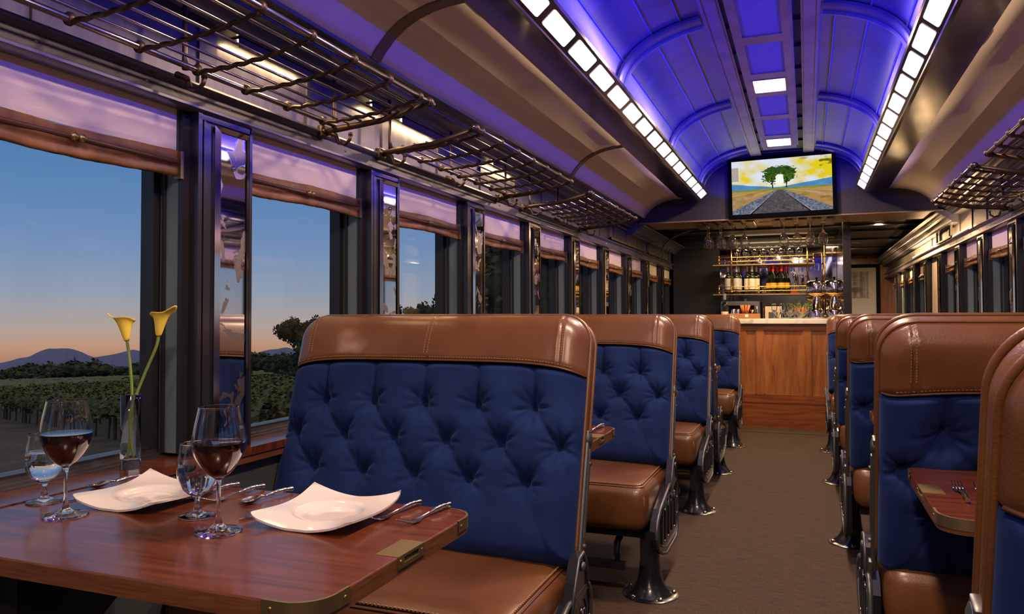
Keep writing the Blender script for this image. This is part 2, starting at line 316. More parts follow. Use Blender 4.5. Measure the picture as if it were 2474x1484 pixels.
# ------------------------------------------------------------------ the car body
YB, YE = -2.2, 10.0            # rear of the car behind the viewer, back wall of the bar
PYE = 13.7                     # end of the side passage
WP = 0.926                     # window pitch
MIR = [1.914 + WP*k for k in range(-4, 9)]      # far edge of each pilaster mirror
def yend(s): return YE if s == 'left' else PYE
fl = MB().box(-1.75, 1.35, YB, PYE, -0.06, 0.0).build('floor', 'carpet'); struct(fl)
th = MB().box(-0.62, 0.40, 7.9, 8.24, 0.0, 0.004).build('trim_1', 'carpet'); struct(th)
trim_i = 2
def mk_trim(mb, mt, smooth=False, parent=None, angle=None):
    global trim_i
    o = mb.build('trim_%d' % trim_i, mt, parent, smooth, angle=angle)
    if not parent: struct(o); trim_i += 1
    return o
win_i = 1
for s in ('left', 'right'):
    X = lambda x: SX(x, s)
    ye = yend(s)
    w = MB(); w.box(X(-1.55), X(-1.75), YB, ye, 0.0, 0.70)
    for k in range(-3, 13):     # vertical seams of the lower wall
        y = 1.77 + WP*k
        if y < ye-0.1: w.box(X(-1.535), X(-1.55), y-0.02, y+0.02, 0.06, 0.70)
    w.box(X(-1.54), X(-1.55), YB, ye, 0.0, 0.10)
    w.box(X(-1.60), X(-1.75), YB, ye, 1.70, 1.80)
    wall = w.build('wall_' + s, 'wall_dark'); struct(wall)
    # wooden window ledge
    lg = MB().box(X(-1.52), X(-1.645), YB, ye, 0.712, 0.735).build('trim_%d' % trim_i, 'table_wood'); struct(lg); trim_i += 1
    ap = MB().box(X(-1.525), X(-1.56), YB, ye, 0.690, 0.712)
    mk_trim(ap, 'wood_edge')
    # stepped metal rail between the ledge and the panes
    rl = MB(); rl.box(X(-1.64), X(-1.75), YB, ye, 0.70, 0.738); rl.box(X(-1.652), X(-1.75), YB, ye, 0.738, 0.745); rl.box(X(-1.664), X(-1.75), YB, ye, 0.745, 0.755)
    mk_trim(rl, 'sill_metal')
    # fascia over the windows
    prof = [(-1.60, 1.688), (-1.552, 1.684), (-1.540, 1.690), (-1.540, 1.697), (-1.556, 1.702), (-1.562, 1.740), (-1.545, 1.747), (-1.541, 1.753), (-1.545, 1.760), (-1.585, 1.762), (-1.70, 1.762), (-1.70, 1.688)]
    f = MB().sweep([(X(x), z) for x, z in prof], YB, ye-0.0, True)
    fo = f.build('trim_%d' % trim_i, 'fascia', smooth=True, angle=35); struct(fo); trim_i += 1
    sc_ = MB()
    for k in range(0, 26):
        y = 0.9+0.31*k
        if y < ye-0.1: sc_.lathe([(0.0055, 0), (0.004, 0.003 if s == 'left' else -0.003), (0.0, 0.0035 if s == 'left' else -0.0035)], (X(-1.5595), y, 1.722), 8, 'x')
    sc_.build('screw_heads', 'steel', fo, True)
    # letterboard above, with flat vertical strips
    l = MB().box(X(-1.575), X(-1.70), YB, ye, 1.762, 2.02)
    for k in range(-4, 13):
        y = 2.77 + WP*k*0.55
        if y < ye-0.1 and y > YB: l.box(X(-1.568), X(-1.575), y-0.035, y+0.035, 1.765, 1.94)
    lo = mk_trim(l, 'letterboard')
    # cornice
    prof = [(-1.59, 1.935), (-1.525, 1.938), (-1.515, 1.948), (-1.515, 1.955), (-1.50, 1.962), (-1.48, 1.985), (-1.462, 1.990), (-1.462, 1.998), (-1.445, 2.003), (-1.43, 2.015), (-1.408, 2.018), (-1.405, 2.028), (-1.42, 2.04), (-1.59, 2.04)]
    cn = MB().sweep([(X(x), z) for x, z in prof], YB, 7.35 if s == 'left' else 7.35, True)
    mk_trim(cn, 'trim_dark', True, angle=30)
    cn = MB().sweep([(X(x), z-0.06) for x, z in prof], 7.352, ye, True)
    mk_trim(cn, 'fascia', True, angle=30)
    # pilasters between the windows
    npil = 13 if s == 'left' else 13
    for k in range(-4, 9 if s == 'left' else 12):
        ym = 1.914 + WP*k
        if ym < YB+0.3 or ym > ye: continue
        p = MB(); p.box(X(-1.562), X(-1.60), ym-0.215, ym+0.014, 0.735, 1.70)
        p.box(X(-1.553), X(-1.562), ym-0.215, ym-0.20, 0.735, 1.69); p.box(X(-1.556), X(-1.562), ym-0.19, ym-0.182, 0.735, 1.69)
        p.box(X(-1.555), X(-1.562), ym+0.002, ym+0.014, 0.735, 1.69); p.box(X(-1.555), X(-1.562), ym-0.20, ym+0.01, 1.668, 1.684)
        po = mk_trim(p, 'trim_dark')
        # jamb: dark sash channel, teal painted reveal, black gap
        j = MB(); j.box(X(-1.60), X(-1.705), ym-0.235, ym+0.012, 0.745, 1.72)
        jo = j.build('jamb', 'jamb_teal', po)
        j = MB(); j.box(X(-1.585), X(-1.60), ym-0.240, ym+0.015, 0.745, 1.72); j.box(X(-1.645), X(-1.655), ym-0.243, ym-0.2, 0.745, 1.72)
        j.build('jamb_bead', 'sash_dark', po)
        j = MB(); j.box(X(-1.665), X(-1.71), ym-0.262, ym-0.23, 0.75, 1.72); j.box(X(-1.68), X(-1.71), ym+0.01, ym+0.028, 0.75, 1.72)
        j.build('sash_stile', 'sash_dark', po)
        # mirror
        if ym > 1.5:
            t = thing('pilaster_mirror', '', 'mirror', (X(-1.555), ym-0.075, 0.75), 'antique mirrors between the windows')
            dx = 1 if s == 'left' else -1
            y0, y1, z1 = -0.073, 0.073, 0.912
            bw = 0.017
            MB().box(0, dx*0.004, y0+bw, y1-bw, 0.02, z1-bw).build('mirror_glass', 'antique_mirror', t)
            fr_ = MB(); a = [(y0, 0.0), (y1, 0.0), (y1, z1), (y0, z1)]; b2 = [(y0+bw, bw), (y1-bw, bw), (y1-bw, z1-bw), (y0+bw, z1-bw)]
            vs = [(0, y, z) for y, z in a] + [(dx*0.0015, y, z) for y, z in a] + [(dx*0.0075, y, z) for y, z in b2]
            fs = []
            for q in range(4):
                q2 = (q+1) % 4; fs += [(q, q2, 4+q2, 4+q), (4+q, 4+q2, 8+q2, 8+q)]
            fr_.add(vs, fs); fr_.build('bevelled_edge', 'mirror_bevel', t)
            sc2 = MB().lathe([(0.008, 0.004*dx), (0.007, 0.009*dx), (0.003, 0.012*dx), (0, 0.0125*dx)], (0, 0, 0.80), 10, 'x'); sc2.build('mirror_screw', 'chrome', t, True)
            n_ = k
            if s == 'left': t['label'] = 'tall narrow antique mirror, left wall, %s pilaster from the camera' % ORD[k] if k >= 0 else 'antique mirror left'
            else: t['label'] = 'tall narrow antique mirror, right wall, %s pilaster from the camera' % ORD[k+1] if k >= 0 else 'antique mirror right'
            if k == 0 and s == 'left': t['label'] = 'widest worn antique mirror, between the first two left windows'
    # windows and blinds
    for k in range(-3, 9 if s == 'left' else 12):
        y0 = 1.914 + WP*k + 0.026; y1 = y0 + WP - 0.286
        if y1 > ye or y0 < YB+0.2: continue
        wd = bpy.data.objects.new('window_%d' % win_i, None); C.objects.link(wd); struct(wd); win_i += 1
        wd.location = (X(-1.69), (y0+y1)/2, 0.75)
        hy = (y1-y0)/2; dx = 1 if s == 'left' else -1
        fr_ = MB(); fr_.box(-0.02*dx, 0.02*dx, -hy-.03, hy+.03, -0.005, 0.012); fr_.box(-0.02*dx, 0.02*dx, -hy-.03, hy+.03, 0.93, 0.97)
        fr_.build('window_frame', 'sash_dark', wd)
        MB().box(-0.003, 0.003, -hy-.03, hy+.03, 0.005, 0.95).build('window_pane', 'window_glass', wd)
        if k < -2 : continue
        # roller blind
        if s == 'left': where = 'over the %s left window' % (ORD[k+1]) if k >= 0 else 'over the left window nearest the camera'
        else: where = 'over the %s right window from the camera' % ORD[k+3]
        if s == 'left' and k == 8: where = 'over the last left window beside the bar'
        lab = 'cream roller blind with brown hem ' + where
        drop = 0.0
        if s == 'right' and k == 7: drop = 0.62; lab = 'cream roller blind pulled fully down ' + where
        t = thing('roller_blind', lab, 'blind', (X(-1.60), (y0+y1)/2, 1.70), 'roller blinds')
        hy2 = hy+0.012; rnd = random.Random(k*7+(1 if s == 'left' else 50))
        zb = -0.13-drop
        nx_ = 24; ys = np.linspace(-hy2, hy2, nx_); zs = np.linspace(0.02, zb, 10)
        Yg, Zg = np.meshgrid(ys, zs); ph = rnd.random()*6
        sag = 0.004*np.sin(Yg*9+ph)
        Xg = dx*(0.004*np.sin(Yg*14+ph)*(0.02-Zg)*4)
        cb = MB().grid(Xg, Yg, Zg+sag*(0.02-Zg)*4); cb.grid(Xg-dx*0.002, Yg, Zg+sag*(0.02-Zg)*4, True)
        cb.build('blind_cloth', 'blind_cloth', t, True)
        # hem: folded leather with a dowel pocket
        hp = [(0.0, 0.0), (0.006, -0.003), (0.008, -0.012), (0.007, -0.020), (0.013, -0.026), (0.016, -0.034), (0.012, -0.042), (0.007, -0.046), (0.009, -0.054), (0.010, -0.064), (0.006, -0.0705), (0.0, -0.071)]
        hm = []
        hxs = np.array([[dx*(a+0.0015*math.sin(y*25+ph+i)) for y in ys] for i, (a, z) in enumerate(hp)])
        hzs = np.array([[zb+z+0.0045*math.sin(y*9+ph)+0.0012*math.sin(y*47+i*2) for y in ys] for i, (a, z) in enumerate(hp)])
        hys = np.array([[y for y in ys] for _ in hp])
        hb = MB().grid(hxs, hys, hzs); hb.grid(hxs*0-dx*0.003, hys, hzs, True)
        hb.build('blind_hem', 'blind_hem', t, True)
        MB().tube([(dx*0.016, -hy2+0.01, zb-0.031), (dx*0.016, hy2-0.01, zb-0.031)], 0.0065, 10).build('dowel', 'leather_dark', t, True)
        kb = MB()
        for q in (-0.010, 0.012): kb.lathe([(0.004, 0.012*dx), (0.010, 0.015*dx), (0.011, 0.02*dx), (0.008, 0.026*dx), (0.0, 0.028*dx)], (0.004*dx, q, zb-0.031), 12, 'x')
        kb.build('knob', 'brass', t, True)
        cl = MB().box(dx*-0.004, dx*0.02, hy2-0.004, hy2+0.008, zb-0.075, zb-0.0); cl.build('side_clip', 'rib_metal', t)
    # painted cove between cornice and light housing
    cv = [(-1.408, 2.024), (-1.385, 2.058), (-1.345, 2.102), (-1.30, 2.137), (-1.25, 2.162), (-1.19, 2.181), (-1.13, 2.191), (-1.06, 2.196)]
    cm = MB().sweep([(X(x), z) for x, z in cv], YB, 7.36)
    co = cm.build('ceiling_cove_' + s, 'cove_paint', smooth=True); struct(co); co.name = 'ceiling' if s == 'left' else 'ceiling_1'
    md = co.modifiers.new('sol', 'SOLIDIFY'); md.thickness = 0.01; md.offset = 1 if s == 'left' else -1
    for q, y in enumerate((-0.12, 2.40, 4.90)):
        r_ = MB(); n_ = len(cv)
        def off(i, d):
            a = cv[max(i-1, 0)]; b_ = cv[min(i+1, n_-1)]; t_ = Vector((b_[0]-a[0], b_[1]-a[1])).normalized(); return (cv[i][0]+t_[1]*d, cv[i][1]-t_[0]*d)
        vs = []; fs = []
        for i in range(n_):
            for yy, d in ((y-0.03, 0.0), (y-0.03, 0.006), (y+0.03, 0.006), (y+0.03, 0.0)):
                px, pz = off(i, d); vs.append((X(px), yy, pz))
        for i in range(n_-1):
            for a in range(3): fs.append((i*4+a, i*4+a+1, i*4+a+5, i*4+a+4))
        r_.add(vs, fs); mk_trim(r_, 'rib_metal')
    # light housing: bronze facet, lamp facet, trough
    hp = [(-1.075, 2.205), (-1.068, 2.188), (-0.885, 2.138), (-0.868, 2.136), (-0.865, 2.142), (-0.796, 2.202), (-0.792, 2.214), (-0.80, 2.218), (-0.812, 2.206), (-0.86, 2.2065)]
    t = thing('strip_light', 'long bronze strip light with a row of lit panels, %s side of the vault' % s, 'ceiling light', (0, 0, 0))
    MB().sweep([(X(x), z) for x, z in hp], YB, 7.2, True).build('light_housing', 'housing', t)
    a0 = Vector((X(-0.862), 2.1447)); a1 = Vector((X(-0.799), 2.1995)); nrm = Vector((a1[1]-a0[1], -(a1[0]-a0[0]))).normalized()
    if nrm[1] > 0: nrm = -nrm
    for k in range(-14, 14):
        y0 = 2.606+0.3255*k; y1 = y0+0.268
        if s == 'right': y0 -= 0.02; y1 -= 0.02
        if y0 < YB+0.1: continue
        pts = []
        cr_ = 0.02
        L = (a1-a0).length; poly = []
        for (u_, v_, s0) in ((L*0.90, y1, 0), (L*0.10, y1, 1), (L*0.10, y0, 2), (L*0.90, y0, 3)):
            cu = u_-cr_*0.35 if u_ > L/2 else u_+cr_*0.35; cvv = v_-cr_ if v_ == y1 else v_+cr_
            for q in range(4):
                an = PI/2*(s0+q/3); poly.append((cu+cr_*0.35*math.cos(an), cvv+cr_*math.sin(an)))
        vs = [];
        for d in (0.0005, 0.003):
            for u_, v_ in poly:
                p_ = a0+(a1-a0)*(u_/L)+nrm*d; vs.append((p_[0], v_, p_[1]))
        n_ = len(poly); lp = MB().add(vs, [tuple(range(n_))[::-1], tuple(range(n_, 2*n_))] + [(i, (i+1) % n_, n_+(i+1) % n_, n_+i) for i in range(n_)])
        lp.build('light_panel', 'strip_emit', t)
    ec = MB().prism([(X(x), z) for x, z in hp[:7]] + [(X(-0.86), 2.21), (X(-1.075), 2.21)], 'y', 7.2, 7.215); ec.build('end_cap', 'housing', t)

# barrel vault
hw = 0.668; z0 = 2.20; hz = 0.362; pe = 2.5
def vault(n_=48, d=0.0, x0=-1, x1=1):
    out = []
    for i in range(n_+1):
        th_ = PI*(1-i/n_); cx_, sy_ = math.cos(th_), math.sin(th_)
        x = math.copysign(abs(cx_)**(2/pe), cx_)*(hw-d); z = abs(sy_)**(2/pe)*(hz-d)
        out.append((CX+x, z0+z))
    return out
vm = MB(); vp = vault(); vm.sweep(vp, YB, 7.36)
vo = vm.build('ceiling_2', 'vault_metal', smooth=True); struct(vo)
# longitudinal beads
bd = MB()
for xx in (-0.822, -0.682, -0.545, 0.142, 0.282, 0.422):
    u_ = (abs(xx-CX)/hw); zz = z0+hz*(1-u_**pe)**(1/pe)-0.003
    bd.tube([(xx, YB, zz), (xx, 7.33, zz)], 0.0055, 6)
bd.build('seam_bead', 'vault_metal', vo, True)
# arched ribs
for y in (-0.93, 0.67, 2.27, 3.87, 5.47, 7.02):
    for sd in (0, 1):
        A = vault(60, 0.004); B = vault(60, 0.018)
        rng = [i for i in range(61) if (A[i][0] < -0.44 if sd == 0 else A[i][0] > 0.07)]
        r_ = MB(); vs = []; fs = []
        sec = [(-0.078, 0), (-0.078, 1), (-0.058, 1.35), (-0.052, 1.35), (-0.048, .55), (0.048, .55), (0.052, 1.35), (0.058, 1.35), (0.078, 1), (0.078, 0)]
        for i in rng:
            for yy, k in sec: vs.append((A[i][0]*(1-k)+B[i][0]*k, y+yy, A[i][1]*(1-k)+B[i][1]*k))
        n_ = len(sec)
        for q in range(len(rng)-1):
            for a in range(n_-1): fs.append((q*n_+a, q*n_+a+1, q*n_+n_+a+1, q*n_+n_+a))
        r_.add(vs, fs); mk_trim(r_, 'vault_metal', True, angle=40)
# flat bands beside the centre panel
for x0, x1 in ((-0.442, -0.352), (-0.008, 0.078)):
    b_ = MB(); b_.box(x0, x1, YB, 7.34, 2.528, 2.548); b_.box(x0+0.012, x0+0.016, YB, 7.34, 2.524, 2.528); b_.box(x1-0.016, x1-0.012, YB, 7.34, 2.524, 2.528)
    mk_trim(b_, 'band_metal')
cd = MB(); cd.box(-0.36, 0.0, YB, 7.34, 2.549, 2.56)
for k in range(-2, 20): cd.box(-0.352, -0.008, 0.25*k*1.6, 0.25*k*1.6+0.012, 2.535, 2.549)
mk_trim(cd, 'dark_paint')
# centre panel with recessed fields
cp = MB(); zb_, zt_ = 2.445, 2.548
XL, XR = -0.305, -0.055
pan = []     # (y0,y1,kind)
for k in range(-5, 2):
    o_ = 1.6*k
    pan += [(3.40+o_+1.6-1.6+0.0, 3.90+o_, 'p'), (4.01+o_, 4.52+o_, 'p'), (4.635+o_, 4.895+o_, 'l')]
pan = [p for p in pan if p[0] > YB+0.1 and p[1] < 6.62]
pan.sort()
y = YB
cp.box(XL, XL+0.035, YB, 6.63, zb_, zt_); cp.box(XR-0.035, XR, YB, 6.63, zb_, zt_)
for p0, p1, kd in pan: cp.box(XL+0.035, XR-0.035, y, p0, zb_, zt_); y = p1
cp.box(XL+0.035, XR-0.035, y, 6.63, zb_, zt_)
cp.box(XL-0.006, XR+0.006, YB, 6.635, zb_-0.004, zb_+0.002) if False else None
tcp = cp.build('trim_%d' % trim_i, 'band_metal'); struct(tcp); trim_i += 1
for xx in (XL-0.012, XR): 
    MB().box(xx, xx+0.012, YB, 6.63, zb_+0.02, zb_+0.028).build('edge_lip', 'band_metal', tcp)
li = 0
for p0, p1, kd in pan:
    if kd == 'p': MB().box(XL+0.035, XR-0.035, p0, p1, zb_+0.006, zb_+0.016).build('inset_panel', 'panel_violet', tcp)
    else:
        if p1 > 4: lab = 'square lit ceiling light in the centre panel, ' + ('larger and nearer of the two' if p1 < 5 else 'smaller, just in front of the television')
        else: lab = 'square lit ceiling light overhead, %s behind the visible pair' % ORD[li]; li += 1
        t = thing('ceiling_light', lab, 'ceiling light', ((XL+XR)/2, (p0+p1)/2, zb_), 'square lights in the centre ceiling panel')
        MB().rbox((0, 0, -0.002), (0.085, (p1-p0)/2-0.004, 0.004), 0.003, 4).build('diffuser', 'lamp_emit', t)
        f_ = MB(); hy = (p1-p0)/2
        f_.box(-0.094, -0.087, -hy, hy, -0.004, 0.006); f_.box(0.087, 0.094, -hy, hy, -0.004, 0.006); f_.box(-0.087, 0.087, -hy, -hy+0.003, -0.004, 0.006); f_.box(-0.087, 0.087, hy-0.003, hy, -0.004, 0.006)
        f_.build('lamp_frame', 'band_metal', t)
# wall behind the viewer
wb_ = MB(); wb_.box(-1.75, 1.35, YB-0.05, YB, 0, 2.7); struct(wb_.build('wall_rear', 'wall_dark'))

# bulkhead over the bar, soffit, bar ceiling and walls
bk = MB()
pts = [(-1.42, 1.985), (-1.42, 2.03)] + [(x, z+0.003) for x, z in cv[1:]] + [(-0.87, 2.20)] + [(x, z) for x, z in vault(30, -0.004)[2:-2]] + [(0.47, 2.20)] + [(2*CX-x, z+0.003) for x, z in reversed(cv[1:])] + [(1.02, 2.03), (1.02, 1.985)]
bk.prism(pts, 'y', 7.352, 7.40); struct(bk.build('wall_bulkhead', 'bulkhead'))
arch = MB(); ap_ = vault(40, 0.004); arch.tube([(x, 7.335, z) for x, z in ap_[2:-2]], 0.012, 6); mk_trim(arch, 'vault_metal', True)
sf = MB(); sf.box(-1.46, 1.06, 7.40, 8.0, 1.985, 2.02); sf.box(-1.46, 1.06, 7.345, 7.40, 1.975, 1.985); struct(sf.build('ceiling_3', 'soffit'))
sf = MB(); sf.box(-1.60, 1.20, 8.0, PYE, 2.06, 2.10); sf.box(-1.60, 1.20, 8.0, 8.02, 2.0, 2.06); struct(sf.build('ceiling_4', 'dark_paint'))
for (ya, yb) in ((8.9, 8.96), (9.5, 9.54), (10.6, 10.66), (12.0, 12.06)):
    mk_trim(MB().box(-1.6, 1.2, ya, yb, 2.035, 2.06), 'trim_dark')
# shallow arch trim beyond the soffit, left
ar = MB(); ar.tube([(-1.45+0.5*(1-math.cos(a)), 8.6, 1.80+0.25*math.sin(a)) for a in np.linspace(0, PI/2, 14)], 0.012, 6); mk_trim(ar, 'fascia', True)
# back wall and partition
bw_ = MB(); bw_.box(-1.60, 0.42, YE, YE+0.06, 0, 2.1); struct(bw_.build('wall_back', 'bar_back_wall'))
bw_ = MB()
for z in (1.93, 1.985): bw_.box(-1.55, 0.36, YE-0.02, YE, z, z+0.018)
mk_trim(bw_, 'trim_dark')
pt = MB(); pt.box(0.345, 0.395, 8.26, PYE, 0, 2.06); pt.box(0.335, 0.405, 8.22, 8.30, 0, 2.06); struct(pt.build('wall_partition', 'trim_dark'))
pe_ = MB(); pe_.box(0.39, 1.30, PYE, PYE+0.05, 0, 2.1)
for x in (1.0, 1.04, 1.10): pe_.box(x, x+0.015, PYE-0.015, PYE, 0, 1.95)
struct(pe_.build('wall_front', 'bar_wood'))
mir = MB().box(-0.98, 0.335, YE-0.012, YE-0.002, 1.02, 1.92).build('back_bar_mirror', 'mirror_plain'); tag(mir, 'wide dark mirror on the back wall behind the bar shelves', 'mirror')
mr2 = MB().box(0.338, 0.3445, 8.32, 9.95, 1.02, 1.95).build('side_bar_mirror', 'mirror_plain'); tag(mr2, 'tall mirror panel on the partition at the right end of the bar', 'mirror')
# outer skin so no sky leaks over the ceiling
sk = MB(); sk.box(-1.78, 1.38, YB-0.05, PYE+0.05, 2.66, 2.70); sk.box(-1.78, -1.70, YB, PYE, 1.80, 2.66); sk.box(1.30, 1.38, YB, PYE, 1.80, 2.66); sk.box(-1.75, -1.55, YE, PYE, 0, 2.1)
struct(sk.build('ceiling_5', 'dark_paint'))
# ------------------------------------------------------------------ tufted double-sided train seat
W2 = 0.474; LB = 0.70; T = 0.070; RE = 0.045; RC = 0.085; RB = 0.03; GT = T-RE
def halfw(v):
    if v > LB-RC: return W2-(RC-math.sqrt(max(RC*RC-(v-(LB-RC))**2, 0)))
    if v < RB: return W2-(RB-math.sqrt(max(RB*RB-(RB-v)**2, 0)))
    return W2
def sdf(X, V):
    r = np.where(V > LB/2, RC, RB)
    qx = np.abs(X)-(W2-r); qv = np.abs(V-LB/2)-(LB/2-r)
    return -(np.minimum(np.maximum(qx, qv), 0)+np.sqrt(np.maximum(qx, 0)**2+np.maximum(qv, 0)**2)-r)
def thick(X, V):
    d = np.clip(sdf(X, V), 0, RE); return GT+np.sqrt(np.maximum(RE**2-(RE-d)**2, 0))
rows = [(0.42, [-0.336, -0.168, 0, 0.168, 0.336]), (0.313, [-0.42, -0.252, -0.084, 0.084, 0.252, 0.42]), (0.206, [-0.336, -0.168, 0, 0.168, 0.336])]
BTN = [(x, v) for v, xs in rows for x in xs]
SEG = []
for x in rows[0][1]: SEG.append((x, 0.42, x*0.985, 0.60, 0.014))
for a, b_ in ((0, 1), (1, 2)):
    for x in rows[a][1]:
        for x2 in rows[b_][1]:
            if abs(x-x2) < 0.1: SEG.append((x, rows[a][0], x2, rows[b_][0], 0.0115))
for x in rows[2][1]: SEG.append((x, 0.206, x-0.045, 0.0, 0.006)); 
SEG.append((0.336, 0.206, 0.42, 0.02, 0.003)); SEG.append((-0.42, 0.313, -0.50, 0.31, 0.006)); SEG.append((0.42, 0.313, 0.50, 0.31, 0.006))
def tuft(X, V):
    H = np.zeros_like(X); env = 0.0
    d = np.clip(sdf(X, V), 0, 0.10)/0.10
    under = np.clip((V-0.522+0.03*np.abs(X/W2)**5)/0.03, 0, 1); under = under*under*(3-2*under)
    H += 0.028*(1-(1-d)**2)
    valley = np.zeros_like(X)
    for x0, v0, x1, v1, dep in SEG:
        L = math.hypot(x1-x0, v1-v0); t_ = np.clip(((X-x0)*(x1-x0)+(V-v0)*(v1-v0))/L**2, 0, 1)
        dd = np.hypot(X-x0-t_*(x1-x0), V-v0-t_*(v1-v0))
        fade = 0.45+0.55*np.abs(2*t_-1)**1.2
        if x1*0.985 == x1 or v1 > 0.55: fade = 1-0.5*t_
        valley = np.maximum(valley, fade*(dep*np.exp(-(dd/0.0065)**2)+dep*0.9*np.exp(-(dd/0.028)**2)))
    H -= valley
    hole = np.zeros_like(X)
    for i, (x0, v0) in enumerate(BTN):
        r = np.hypot(X-x0, V-v0); a = np.arctan2(V-v0, X-x0)
        hole = np.maximum(hole, 0.050*np.exp(-(r/0.022)**1.1))
        ph = i*1.7
        star = np.cos(9*a+ph+0.6*np.sin(3*a+ph))+0.6*np.cos(5*a+2*ph)
        H -= 0.0062*np.clip(star, 0, 2)*np.exp(-((r-0.030)/0.024)**2)
    H -= hole
    return H*(1-under)-0.014*under
def vb(x):                      # lower edge of the leather band
    return 0.546-0.03*abs(x/W2)**5
def side_grid(n_u, vals, yfun, sgn):
    us = np.linspace(-1, 1, n_u); us = np.sin(us*PI/2*0.96)/math.sin(PI/2*0.96)
    hwv = np.array([halfw(v) for v in vals]); X = np.outer(hwv, us); V = np.repeat(np.array(vals)[:, None], n_u, 1)
    return X, V
def make_seat(label, group):
    root = thing('train_seat', label, 'seat', (0, 0, 0), group)
    # backrest, front velvet
    vals = list(np.linspace(0.0, 0.585, 125)); vals[0] = 0.0005
    X, V = side_grid(190, vals, None, 1)
    Y = -(thick(X, V)+tuft(X, V))
    back = MB().grid(X, Y, V).build('backrest', 'velvet', root, True)
    MB().grid(X, -Y, V, True).build('rear_panel', 'velvet', back, True)
    bt = MB()
    for x, v in BTN:
        for sg in (-1, 1):
            bt.rbox((x, sg*(T+0.026-0.036), v), (0.007, 0.004, 0.007), 0.0038, 3)
    # leather head band over the top, front and rear
    n_ = 150
    tt = np.concatenate([np.linspace(0, 0.86, 16), 1-(1-np.linspace(0.88, 1, 12))**1.0])
    us = np.linspace(-1, 1, n_); us = np.sin(us*PI/2*0.95)/math.sin(PI/2*0.95)
    X = np.zeros((len(tt), n_)); V = np.zeros_like(X)
    for i, t_ in enumerate(tt):
        for j, u_ in enumerate(us):
            x0 = u_*W2; v = vb(x0)*(1-t_)+(LB-0.0002)*t_
            X[i, j] = u_*halfw(v); V[i, j] = v
    d = np.clip(sdf(X, V), 0, 0.12)/0.12
    th_ = thick(X, V)+0.022*(1-(1-d)**2)+0.003
    for x0 in (0.0, -0.405, 0.405):
        dd = np.abs(X-x0-(V-0.62)*(0.04 if x0 == 0 else 0)); th_ -= 0.0045*np.exp(-(dd/0.0028)**2); th_ += 0.0018*np.exp(-((dd-0.008)/0.005)**2)
    low = (V-np.vectorize(vb)(X/np.maximum(1e-6, 1))); th_ -= 0.006*np.exp(-(np.maximum(V-np.vectorize(vb)(X), 0)/0.006)**2)
    hb = MB().grid(X, -th_, V); hb.grid(X, th_, V, True)
    # roll over the top edge
    pe_ = [(halfw(v), v) for v in np.linspace(0.5, LB-0.0002, 30)]
    head = hb.build('headrest_cover', 'leather', back, True)
    # piping along the lower edge and the seam, stitches
    pp = MB()
    for sg in (-1, 1):
        pts = []
        for x in np.linspace(-W2+0.004, W2-0.004, 60):
            v = vb(x); pts.append((x, sg*(float(thick(np.array([x]), np.array([v]))[0])+float(0.022*(1-(1-min(max(float(sdf(np.array([x]), np.array([v]))[0]), 0), .12)/.12)**2))-0.001), v-0.002))
        pp.tube(pts, 0.0032, 6)
    pp.build('piping', 'leather_dark', back, True)
    st = MB()
    for x0 in (0.0, -0.405, 0.405):
        for q in (-0.006, 0.006):
            for v in np.arange(0.565, 0.685, 0.0075):
                x = x0+q+(v-0.62)*(0.04 if x0 == 0 else 0); dd_ = min(max(float(sdf(np.array([x]), np.array([v]))[0]), 0), .12)/.12
                y = float(thick(np.array([x]), np.array([v]))[0])+0.022*(1-(1-dd_)**2)+0.0052
                for sg in (-1, 1): st.box(x-0.0008, x+0.0008, sg*y-0.0006, sg*y+0.0006, v, v+0.0048)
    for x in np.arange(-0.44, 0.44, 0.0085):
        v = vb(x)+0.007; dd_ = min(max(float(sdf(np.array([x]), np.array([v]))[0]), 0), .12)/.12
        y = float(thick(np.array([x]), np.array([v]))[0])+0.022*(1-(1-dd_)**2)+0.0015
        for sg in (-1, 1): st.box(x, x+0.0052, sg*y-0.0006, sg*y+0.0006, v-0.0008, v+0.0008)
    st.build('stitching', 'stitch', back)['kind'] = 'stuff'
    # side gusset running round the whole edge
    out = [(W2*1.0, 0.03)]+[(halfw(v), v) for v in np.linspace(0.06, LB-RC, 12)]
    for a in np.linspace(0, PI/2, 14)[1:]: out.append((W2-RC+RC*math.cos(a), LB-RC+RC*math.sin(a)))
    out = out+[(-x, v) for x, v in reversed(out)]
    gm = MB(); vs = []; fs = []
    sec = [(-GT-0.004, -0.002), (-GT*0.5, 0.0035), (0, 0.005), (GT*0.5, 0.0035), (GT+0.004, -0.002)]
    for i, (x, v) in enumerate(out):
        a = out[max(i-1, 0)]; b_ = out[min(i+1, len(out)-1)]; t_ = Vector((b_[0]-a[0], b_[1]-a[1])).normalized(); nx, nv = t_[1], -t_[0]
        for y, k in sec: vs.append((x+nx*k, y, v+nv*k))
    for i in range(len(out)-1):
        for a in range(4): fs.append((i*5+a, i*5+a+1, i*5+a+6, i*5+a+5))
    gm.add(vs, fs)
    gm.build('side_gusset', 'leather', back, True)
    gp = MB()
    for sg in (-1, 1):
        gp.tube([(x*1.004+0.0, sg*(GT+0.003), v+(0.002 if v > LB-RC else 0)) for x, v in out], 0.0055, 6)
    gp.build('gusset_piping', 'leather', back, True)
    back.location = (0, 0.26+T+0.02, 0.44); back.rotation_euler = (-math.atan(0.31), 0, 0)
    # metal strap and hinge on the aisle edge of the back
    ms_ = MB(); ms_.rbox((W2+0.006, 0.0, 0.17), (0.008, 0.019, 0.20), 0.006, 4); ms_.lathe([(0.020, 0.004), (0.020, 0.013), (0.013, 0.016), (0, 0.016)], (W2, 0.0, 0.345), 16, 'x')
